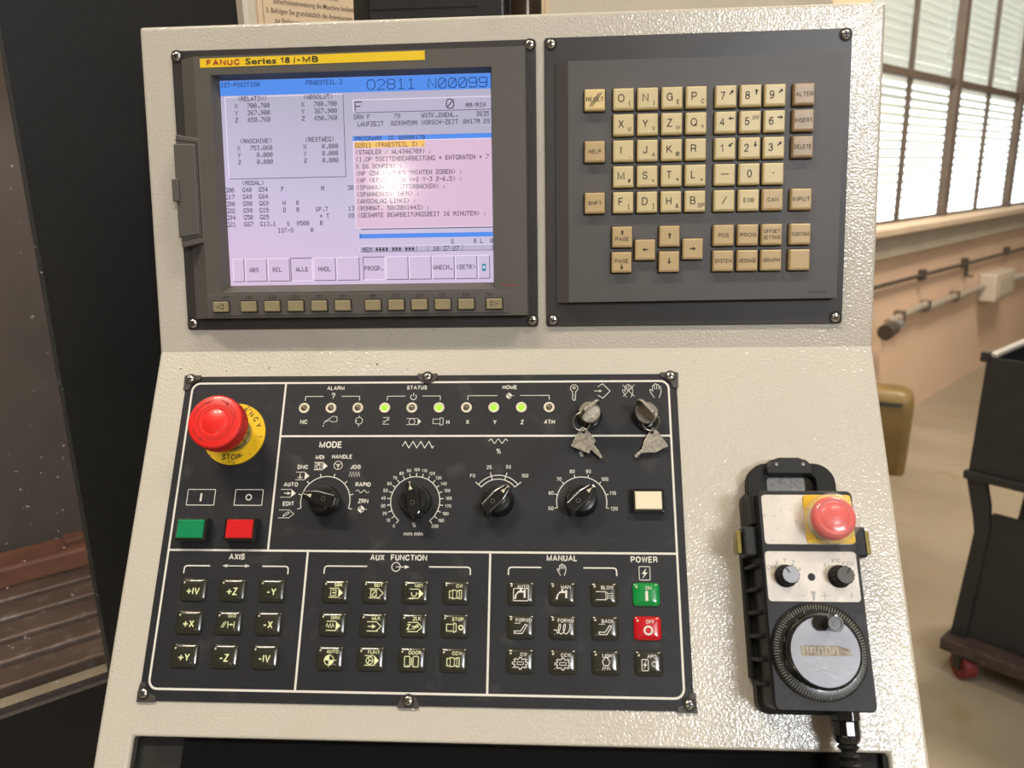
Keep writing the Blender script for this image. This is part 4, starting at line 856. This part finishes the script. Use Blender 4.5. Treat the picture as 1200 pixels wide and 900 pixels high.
# rotary knobs
kb_me = MB().lathe([(12.2,0),(12.2,1.4),(11.4,2.2),(10.6,11),(9.6,13.4),(6,14)], seg=36).mesh('rotary_knob', black_gloss); kb_me.shade_smooth(); kb_me.set_sharp_from_angle(angle=math.radians(40))
gp = [(-13.6,-3.2),(-11.5,-5.2),(3,-5.6),(11.2,-3.4),(13.4,-2.0),(13.4,2.0),(11.2,3.4),(3,5.6),(-11.5,5.2),(-13.6,3.2)]
g_me = MB().loops([at(gp,2.5), at(gp,16.2), at([(x*.95,y*.86) for x, y in gp],18)]).mesh('grip_bar', black_gloss)
mk = MB(); mk.fill([(6.2,-1.5),(10,0),(6.2,1.5)],18.08,0); mk.stroke([(9.2,0),(12.3,0)],.5,18.08); mk.stroke(arc(-3.5,0,1.5,0,345,14),.35,18.08,1,closed=True); mk_me = mk.mesh('pointer_mark', [dot_white, steel_dark])
for x, y, a in ((124.9,-123.9,167),(195,-123.8,102),(257.5,-123.6,45),(320.2,-123.0,43)):
    o = place(kb_me, 'rotary_knob', t, (x,y,PZ)); o.rotation_euler.z = math.radians(a)
    for me, nm in ((g_me,'grip_bar'),(mk_me,'pointer_mark')):
        c = bpy.data.objects.new(nm, me); C.objects.link(c); c.parent = o
        if nm == 'grip_bar': mo = c.modifiers.new('bevel','BEVEL'); mo.width = .0008; mo.segments = 2; mo.limit_method = 'ANGLE'
# key switches
for x, y, m in ((327.2,-56.6,key_steel),(370.3,-57.0,chrome)):
    o = MB().lathe([(10.2,0),(10.2,3),(9.6,3.6),(8.8,3.6),(8.8,10.5)], seg=32).build('key_switch', black_gloss, t, (x,y,PZ), smooth=35)
    MB().lathe([(8.6,9.5),(8.6,11.8),(8.0,12.6),(.01,12.6)], seg=32).build('lock_face', m, o, smooth=35)
# membrane keys
def pillow(w, h, z, r=2.6):
    b_ = MB(); L = [at(rrect(-w/2,w/2,-h/2,h/2,r),0), at(rrect(-w/2,w/2,-h/2,h/2,r),z*.45)]
    for s in (.97,.9,.72,.45,.15):
        L.append(at([(x*s,y*s) for x, y in rrect(-w/2,w/2,-h/2,h/2,r)], z*(1-.55*s**5)))
    return b_.loops(L)
pm = {}
for nm, m in (('b',membrane),('g',mem_green),('r',mem_red)):
    pm[nm] = pillow(19.2,16.2,2.6).mesh('membrane_key', m); pm[nm].shade_smooth()
rim = MB().prism(rrect(-10.4,10.4,-8.9,8.9,3), 0, .25).mesh('key_rim', gap_black)
dot = MB().lathe([(.95,2.0),(.95,2.75),(.5,2.95),(.01,3.0)], seg=10).mesh('key_dot', dot_white)
MZ = 2.78
def memkey(x, y, kind, draw, lm):
    o = place(pm[kind], 'membrane_key', t, (x,y,PZ))
    for me, nm in ((rim,'key_rim'),(dot,'key_dot')):
        c = bpy.data.objects.new(nm, me); C.objects.link(c); c.parent = o
        if nm == 'key_dot': c.location = (-.0067,.0050,-.0006)
    k = MB(); draw(k); k.build('key_legend', lm, o)
def K(*ops):
    def f(k):
        for o in ops:
            if o[0] == 't': k.text(o[1], o[2], o[3], o[4], MZ-(.15 if o[3] > 3.5 else 0), lw=.16)
            elif o[0] == 's': k.stroke(o[1], o[2] if len(o) > 2 else .5, MZ, closed=len(o) > 3)
            elif o[0] == 'f': k.fill(o[1], MZ)
    return f
def top(s, x=1.6): return ('t', s, x, 4.5, 2.6)
def ax(s): return K(('t', s, .5, -1.0, 5.3))
def tp(filled): 
    r = [('s',[(-4,2.0),(3,2.0)]),('s',[(-4,-4.4),(3,-4.4)])]
    return r+([('f',[(3,2.0),(6.4,-1.2),(3,-4.4)])] if filled else [('s',[(3,2.0),(6.4,-1.2),(3,-4.4)])])
quadr = lambda: [('s',arc(0,-1.4,3.4,0,345,20),.45,1),('f',[(0,-1.4)]+arc(0,-1.4,3.4,90,180,6)),('f',[(0,-1.4)]+arc(0,-1.4,3.4,270,360,6)),('s',[(0,3),(0,-6)],.35),('s',[(-4,-1.4),(5.6,-1.4)],.35)]
spin = [('s',[(-4.4,1),(-4.4,-3.8),(-2,-3.8),(-2,1)],.5,1),('s',[(-2,1.8),(-2,-4.6),(1,-4.0),(1,1.2)],.5,1),('s',[(1,.4),(2.6,1.6),(4.4,1.6),(4.4,-4.4),(2.6,-4.4),(1,-3.2)],.5,1),('s',[(2.8,1.4),(2.8,-4.2)],.4)]
tap_ = [('f',[(-3.4,-4),(-3.4,-2.6),(-2.8,-.6),(-1.4,.4),(2,.4),(2,-3.2),(3.4,-3.2),(3.4,2.4),(2,2.4),(2,1.6),(-.2,1.6),(-2,1.4),(-4,-1.0),(-4.6,-3),(-5,-4)]),('f',[(-.8,1.6),(-.8,3),(.6,3),(.6,1.6)])]
hook_ = [('s',[(-4.4,-4.6),(-4.4,-3),(0,-3),(3.2,1.6),(4.6,1.0),(1.2,-4.6)],.55,1),('s',[(-4.4,2.4),(-.2,2.4)],.4)]
def gear(): 
    p = []
    for i in range(8):
        for d, r in ((-14,1.0),(-8,1.36),(8,1.36),(14,1.0)):
            a = math.radians(45*i+d); p.append((4.2*r*math.cos(a), -1.4+2.9*r*math.sin(a)))
    return [('s',p,.5,1),('s',rrect(-2.4,2.4,-2.3,-.5,.8,3),.4,1)]
coil = [('s',[(-6.4,-2),(-4,-2)]+[(-4+8.6*i/40+1.5*math.sin(2*PI*2.5*i/40), -1.2+3.4*math.sin(2*PI*2.5*i/40-1.2)) for i in range(41)],.55)]
AX_, AU_, MA_ = [30.8+29.8*i for i in range(3)], [138.3+29.87*i for i in range(4)], [275.7+30.1*i for i in range(4)]
MY = [-190.4,-213.7,-237.0]
axk = [['+IV','+Z','-Y'],['+X',None,'-X'],['+Y','-Z','-IV']]
for r in range(3):
    for c in range(3):
        s = axk[r][c]
        memkey(AX_[c], MY[r], 'b', ax(s) if s else K(('s',[(-4.6,-3.4),(-2.2,.8)],.5),('s',[(-3.2,-3.4),(-.8,.8)],.5),('s',[(.4,1),(.4,-3.6)],.5),('s',[(.4,-1.3),(5,-1.3)],.5),('s',[(5,1),(5,-3.6)],.5),('f',[(2.4,-.4),(4.4,-1.3),(2.4,-2.2)]),('s',rrect(.2,2.4,4.0,5.6,.3,2),.4,1),('s',rrect(3.4,5.6,4.0,5.6,.3,2),.4,1)), ivory)
auk = [[K(top('SBK',2.6),*tp(1),('s',rrect(-2.8,1.2,-3.2,.8,.1,1),.4,1),('s',[(-1.8,-1.2),(.4,-1.2)],.5),('f',[(-.4,-.2),(.8,-1.2),(-.4,-2.2)])),
        K(top('BDT',2.6),*tp(0),('s',rrect(-2.8,1.4,-3.4,1,.1,1),.5,1),('s',[(-1.8,-2.6),(.6,.2)],.6)),
        K(top('M01',2.6),*tp(1),('s',arc(-.6,-1.2,1.9,150,390,14),.6),('s',[(1.8,-1.2),(2.8,-1.2)],.4)),
        K(top('CW',2.8),*spin)],
       [K(top('DRN',2.2),*tp(1),('s',[(-4.2,-1.8),(-3.4,.4),(-2.4,-2.6),(-1.2,.4),(-.2,-2.6),(.8,.4),(1.6,-2)],.5)),
        K(top('MLK',2.4),*tp(0),('s',[(-3.2,-1.2),(1,-1.2)],.6),('f',[(-.2,.4),(2.6,-1.2),(-.2,-2.8)])),
        K(top('ZLK',2.4),*tp(0),('t','Z.',-2.8,-1.2,4.0),('s',[(-.6,-2.6),(2.8,.6)],.5),('s',[(.6,-2.8),(4,.4)],.5),('s',[(-1.0,-.6),(4.2,-1.4)],.5)),
        K(top('STOP',2.4),('s',[(-5.6,1),(-5.6,-3.6),(-.4,-3.6),(-.4,1)],.5,1),('s',[(-.4,2),(1.4,1.2),(1.4,-3.8),(-.4,-4.6)],.5,1),('s',arc(4.8,-1.2,1.5,0,345,14),.8,1))],
       [K(top('AUTO',2.2),*quadr()),
        K(top('FLINT',2.4),*tp(1),('s',arc(-.4,-1.2,2.5,0,345,16),.5,1),*[('s',[(-.4,-1.2),(-.4+2.4*math.cos(math.radians(a)),-1.2+2.4*math.sin(math.radians(a)))],.6) for a in (0,120,240)]),
        K(top('DOOR',2.2),('s',rrect(-5,-1.2,-5,2,.4,2),.5,1),('s',rrect(1.2,5,-5,2,.4,2),.5,1),('s',[(0,-4),(0,1)],.6)),
        K(top('CCW',2.8),*spin)]]
for r in range(3):
    for c in range(4): memkey(AU_[c], MY[r], 'b', auk[r][c], ivory)
mak = [[K(top('AUTO',1.6),('s',rrect(-5.4,5.4,-5.4,3.2,.6,2),.55,1),*tap_),K(top('MAN',2.4),*tap_),K(top('BLOW',2.2),('s',[(-6,1.6),(1,1.6),(2.4,.6),(2.4,-2.8),(1,-4),(-6,-4)],.5),('s',[(1,1.4),(1,-3.8)],.4),*[('s',[(3.2,q),(6.4,q)],.4) for q in (.4,-1.2,-2.8)]),K(top('ON',1.6),('s',[(.2,2.4),(.2,-4.4)],1.9))],
       [K(top('FORWD',2.2),*hook_),K(top('FORWD',2.2),*coil),K(top('BACK',2),*hook_),K(top('OFF',2),('s',arc(.4,-1.4,2.7,0,345,20),1.2,1))],
       [K(top('CW',2.4),*gear()),K(top('CCW',2.2),*gear()),K(top('LIGHT',2.2),('s',[(-1.4,-2),(-2.4,.6),(-1,2.4),(-1,3.2),(1.4,3.2),(1.4,2.4),(2.8,.6),(1.8,-2)],.5,1),*[('s',[(q,-2.8),(q*1.7-.2,-5)],.45) for q in (-1.4,-.4,.8,1.8)]),K(top('APO',2.2),('s',rrect(-5,-.6,-5,2.4,.5,2),.5,1),('f',[(-2,1.8),(-4.2,-1.6),(-2.8,-1.6),(-4,-4.4),(-1.4,-.8),(-2.8,-.8)]),('s',arc(3.6,-.6,1.6,0,345,14),.45,1))]]
for r in range(3):
    for c in range(4): memkey(MA_[c], MY[r], 'g' if (r,c) == (0,3) else 'r' if (r,c) == (1,3) else 'b', mak[r][c], white)

# ================================================================ keys hanging in the switches
def keyset(x, y, ang, label, ring_c, hang, holec, blade, z_bow):
    t = thing('key_pair', label, 'keys', FL, (x,y,13.6), group='key pairs in the mode lock switches')
    M = Matrix.Translation((x,y,0)) @ Matrix.Rotation(math.radians(ang),4,'Z')
    b_ = MB(); P = [(-8.8,15.5),(-4,13.8),(4,13.8),(8.6,15.5),(9,26),(6,31),(-6,31),(-9,25)]
    L = [[M @ Vector((p[0], s*1.15, p[1])) for p in P] for s in (1,-1)]
    b_.loops([[tuple(v) for v in l] for l in L]).build('inserted_key', key_steel, t, bevel=.3)
    cx, cy, cz, rr, til = ring_c
    pts = []
    for k in range(28):
        a = 2*PI*k/28; pts.append((cx+rr*math.cos(a), cy+rr*1.08*math.sin(a)*math.cos(til), cz+rr*math.sin(a)*math.sin(til)))
    MB().tube(pts, .62, 8, closed=True).build('split_ring', chrome, t, smooth=60)
    o = MB().prism(hang, 3.2, 5.4).build('hanging_key', key_steel, t, bevel=.35)
    MB().prism(blade, 3.5, 5.1).build('key_blade', key_steel, o, bevel=.25)
    MB().prism(arc(holec[0],holec[1],1.5,0,340,14), 5.2, 5.46).build('key_hole', gap_black, o)
keyset(327.3,-56.8, 40, 'pair of worn keys in the left lock switch, the spare hanging towards the right', (321.2,-63.6,10.5,6.6,.55), [(322.3,-66.0),(324.6,-67.0),(332.0,-77.2),(326.2,-87.4),(312.6,-81.4),(320.6,-66.8)], (322.6,-70.2), [(329.6,-79.6),(331.4,-81.2),(332.8,-83.6),(334.0,-84.4),(336.6,-90.2),(335.0,-91.0),(328.0,-84.2)][::-1], 28)
keyset(369.0,-57.2, 132, 'pair of worn keys in the right lock switch, the spare hanging towards the left', (373.6,-63.8,10.5,6.4,.55), [(375.3,-66.4),(377.6,-67.6),(386.6,-81.4),(376.4,-86.6),(366.0,-86.4),(368.4,-77.8),(373.6,-68.0)], (374.6,-70.6), [(369.4,-80.4),(372.0,-86.6),(365.4,-87.2),(362.2,-90.6),(360.6,-89.6),(362.6,-86.8),(365.8,-84.4)], 28)

# ================================================================ handwheel pendant
t = thing('pendant_holder', 'black steel hook bracket on the console holding the handwheel pendant', 'bracket', FL, (471,-100,0))
hk = [(454.5,-106),(487.5,-106),(487.5,-100),(484,-95.5),(478,-93.4),(464,-93.4),(458,-95.5),(454.5,-100)]
MB().prism(rrect(456,486,-118,-95,4), 0.2, 3.0).build('back_plate', steel_dark, t, bevel=.6)
MB().prism([(458,-97),(484,-97),(484,-94.6),(458,-94.6)], 3, 17).build('hook_web', steel_dark, t)
MB().prism(hk, 16.5, 20).build('hook_tongue', black_satin, t, bevel=1.4)
for x in (461.5,480.5): MB().lathe([(1.7,20),(1.3,20.6),(.01,20.7)], x, -98.6, 12).build('rivet', steel_dark, t)

t = thing('handwheel_pendant', 'black handwheel pendant with red stop button and numbered wheel hung right of the panel', 'pendant', FL, (471,-190,0.3))
FZ = 45.0
# back shell with hanging loop
lo_ = rrect(441,504.6,-150,-96.5,15,6); li_ = rrect(455.5,490.5,-122.5,-105.5,5,6)
b = MB(); n = len(lo_)
b.add(at(lo_,4)+at(lo_,14)+at(li_,14)+at(li_,4), [(i,(i+1)%n,n+(i+1)%n,n+i) for i in range(n)]+[(n+i,n+(i+1)%n,2*n+(i+1)%n,2*n+i) for i in range(n)]+[(2*n+i,2*n+(i+1)%n,3*n+(i+1)%n,3*n+i) for i in range(n)]+[(3*n+i,3*n+(i+1)%n,(i+1)%n,i) for i in range(n)])
b.build('hanging_loop', rubber, t, bevel=1)
MB().loops([at(rrect(437,505.5,-268,-117,7),0.4), at(rrect(437,505.5,-268,-117,7),11), at(rrect(439.6,503.8,-263.5,-122.6,4),14), at(rrect(439.6,503.8,-263.5,-122.6,4),FZ-1.2), at(rrect(440.6,503,-262.6,-123.4,3.4),FZ)]).build('pendant_body', black_satin, t, smooth=40)
# ribs along the left side
for k, y in enumerate((-150,-172.5,-188,-203,-218,-233,-248)):
    MB().box(434.4,440.4,y-1.4,y+1.4,12,36).build('side_rib', rubber, t, bevel=.8)
MB().box(433.8,437.4,-246,-150,2,12).build('side_rail', rubber, t, bevel=1)
MB().box(436.5,441.0,-145,-124,10,40).build('side_cushion', rubber, t, bevel=1.2)
for x0, x1, xc in ((430.0,440.2,429.2),(503.4,512.4,512.2)):
    o = MB().box(x0,x1,-166.5,-146.0,20,38).build('enable_switch', black_satin, t, bevel=1.6)
    s = -1 if x0 < 450 else 1
    MB().loops([at(rrect(min(xc,xc+s*3.4),max(xc,xc+s*3.4),-164.4,-148.4,1.2),z) for z in (23,35)]).build('amber_paddle', clip_amber, o, bevel=.7)
# silver plates
p1 = MB().prism(rrect(442.4,503-1.6,-159,-125.6,2.4), FZ-.2, FZ+.5).build('upper_plate', alu, t)
p2 = MB().prism(rrect(441.6,501.2,-196.2,-163.8,2.4), FZ-.2, FZ+.5).build('lower_plate', alu, t)
b = MB()
for s, x, y, h in (('OFF',445.6,-174.4,2.9),('X',449.0,-171.4,3),('Y',454.4,-169.6,3),('Z',459.8,-171.4,3),('4',463.6,-175.4,2.6),('X1',481.2,-172.2,3),('X10',487.6,-169.6,3),('X100',495.2,-171.6,3),('F',496.0,-192.4,3.6)): b.text(s, x, y, h, FZ+.56, bold=-0.006)
b.stroke([(460.8,-192.4),(466,-192.4)],.4,FZ+.56); b.stroke([(475.2,-192.4),(481,-192.4)],.4,FZ+.56); b.stroke([(478.1,-189.6),(478.1,-195.2)],.4,FZ+.56); b.fill([(469.4,-189.6),(472.4,-189.6),(471.4,-195.6),(470.4,-195.6)],FZ+.56)
b.build('plate_legend', steel_dark, p2)
MB().lathe([(2.5,0),(2.3,.5),(.01,.6)], seg=18).build('pilot_lamp', gap_black, t, (470.8,-180.4,FZ+.5))
MB().prism(rrect(470.0,502.0,-158.6,-125.8,2.2), FZ+.5, FZ+1.5).build('yellow_stop_plate', yellow, t, bevel=.3, label='yellow plate under the pendant stop button')
o = MB().lathe([(13.5,1.5),(13.5,5),(12,6),(12,11)], seg=32).build('stop_base', dot_white, t, (484.6,-143.4,FZ), smooth=35)
hd = MB().lathe([(11,9),(14.0,10.5),(14.4,13),(14.0,16),(12.4,17.8),(10.4,18.2),(9.4,17.8),(8.2,18.6),(4,19.4),(.01,19.6)], seg=40).build('pendant_stop_button', red, t, (484.6,-143.4,FZ), smooth=40, label='red mushroom stop button under a clear cover')
c = MB(); c.stroke(arc(0,0,11.4,20,160,20),.4,18.25); c.stroke(arc(0,0,11.4,200,330,20),.4,18.25); c.build('turn_arrow_groove', red_groove, hd)
MB().lathe([(16.6,1.6),(16.6,12),(16.2,17.5),(15.0,20.4),(12,21.8),(6,22.2),(.01,22.3)], seg=48, cap0=False).build('clear_cover', clear, t, (484.6,-143.4,FZ), smooth=50, label='clear plastic cover')
# selector knobs
for x, m, a in ((454.0,steel_dark,125),(488.7,black_satin,55)):
    sg = 28
    def fl_(r, z, d): return [((r-(d if k % 2 else 0))*math.cos(2*PI*k/sg),(r-(d if k % 2 else 0))*math.sin(2*PI*k/sg),z) for k in range(sg)]
    o = MB().loops([fl_(7.4,.5,0),fl_(7.4,2.4,0),fl_(6.6,3,.55),fl_(6.2,12.6,.55),fl_(5.4,13.6,0)]).build('selector_knob', rubber, t, (x,-180.0,FZ), smooth=30)
    MB().lathe([(5.4,13.4),(5.3,13.9),(.01,14.0)], seg=24).build('knob_cap', wheel_alu if x < 470 else mdi_plate, o, smooth=30)
    c = MB(); c.stroke([(1.4*math.cos(math.radians(a)),1.4*math.sin(math.radians(a))),(5.2*math.cos(math.radians(a)),5.2*math.sin(math.radians(a)))],.9,14.06); c.build('knob_mark', gap_black, o)
# pulse wheel with its scale
WX, WY = 470.9, -227.2
dl = MB().lathe([(30.6,0),(30.6,1.6),(29.8,2.6),(24,3.4),(.01,3.4)], seg=64).build('dial_scale', black_gloss, t, (WX,WY,FZ), smooth=35)
b = MB()
for k in range(100):
    a = 2*PI*k/100; r0 = 24.6 if k % 10 == 0 else (25.6 if k % 5 == 0 else 26.2); b.stroke([(r0*math.cos(a),r0*math.sin(a)),(29.0*math.cos(a),29.0*math.sin(a))],.30,3.52)
v = [p for p in b.v]
for i, p in enumerate(b.v):
    r = math.hypot(p.x,p.y); b.v[i] = Vector((p.x,p.y,3.46-(r-24)*.138+.05 if r > 24 else 3.5))
for k in range(10):
    a = -PI/2 - 2*PI*k/10; r = 22.4; b.text(str(k*10), r*math.cos(a), r*math.sin(a), 2.3, 3.52, bold=0.0, rot=a+PI/2 if math.sin(a) < 0 else a-PI/2)
b.build('scale_marks', scale_print, dl)
wh = MB().lathe([(23.0,3.4),(23.4,5),(23.4,11),(22.6,12.4),(21.4,12.8)], seg=56).build('pulse_wheel', black_gloss, t, (WX,WY,FZ), smooth=35)
MB().lathe([(21.3,12.7),(21.3,13.1),(.01,13.15)], seg=56).build('wheel_face', wheel_alu, wh, smooth=30, label='scratched silver wheel face')
b = MB(); b.prism(rrect(-15,9,-2.6,3.6,.6), 13.16, 13.3, 0); b.prism([(9.4,-2.8),(17,-2.0),(14.2,.2),(15.6,1.2),(9.4,3.2)], 13.16, 13.28, 0)
for k in range(5): b.stroke([(-13.6+4.6*k,-1.6),(-13.4+4.6*k,2.4),(-10.8+4.6*k,2.2),(-10.9+4.6*k,-1.4)], .5, 13.33, 1)
for p in ([(-8,-5),(14,-12)],[(-12,-9),(6,-15.6)],[(-4,-9.5),(13,-12.5)],[(-16,-8),(2,-10)],[(2,-6),(17,-9)],[(-2,-13),(9,-17)],[(10,1),(19,-3)],[(-15,-2.8),(12,-4.4)],[(3,-12),(16,-14)]): b.stroke(p, .28, 13.3, 1)
b.build('worn_sticker', [tan_sticker, steel_dark], wh)
o = MB().prism(rrect(-7.5,5.5,-4.6,4.6,4), 13.1, 13.4).build('crank_recess', gap_black, wh, (3.4-2.5,17.0,0))
o = MB().lathe([(4.4,13.2),(4.4,25),(5.0,26),(5.0,28),(4.6,28.4),(3.6,28.4),(3.4,27.6),(1.6,27.6),(1.5,28),(.01,28)], seg=28).build('crank_knob', black_gloss, wh, (3.4,16.6,0), smooth=35)
# cable
gl = MB(); GM = Matrix.Translation((490.2,-262.5,22)) @ Matrix.Rotation(PI/2,4,'X')
def hexa(r, z, n=6): return [(r*math.cos(2*PI*k/n+.26),r*math.sin(2*PI*k/n+.26),z) for k in range(n)]
gl.loops([hexa(9.4,0),hexa(9.4,7.5)], M=GM); gl.loops([hexa(8.8,7.5,12),hexa(8.8,16.5,12)], M=GM); gl.lathe([(8.4,16.5),(8.2,19),(6.6,21.4)], M=GM, seg=20)
gl.build('cable_gland', black_gloss, t, bevel=.5)
cb = MB(); pr = []
z = 21
for k in range(8):
    pr += [(4.6,z),(7.0 if k % 2 == 0 else 6.8,z+2.4),(4.6,z+4.8)]; z += 5.4
cb.lathe([(4.4,20)]+pr, M=GM, seg=20).build('strain_relief', rubber, t, smooth=40)
cb = MB().tube([(490.2,-322,22),(490.2,-345,22),(489,-375,16),(484,-400,-6),(470,-424,-30)],4.2,10).build('cable', rubber, t, smooth=50)
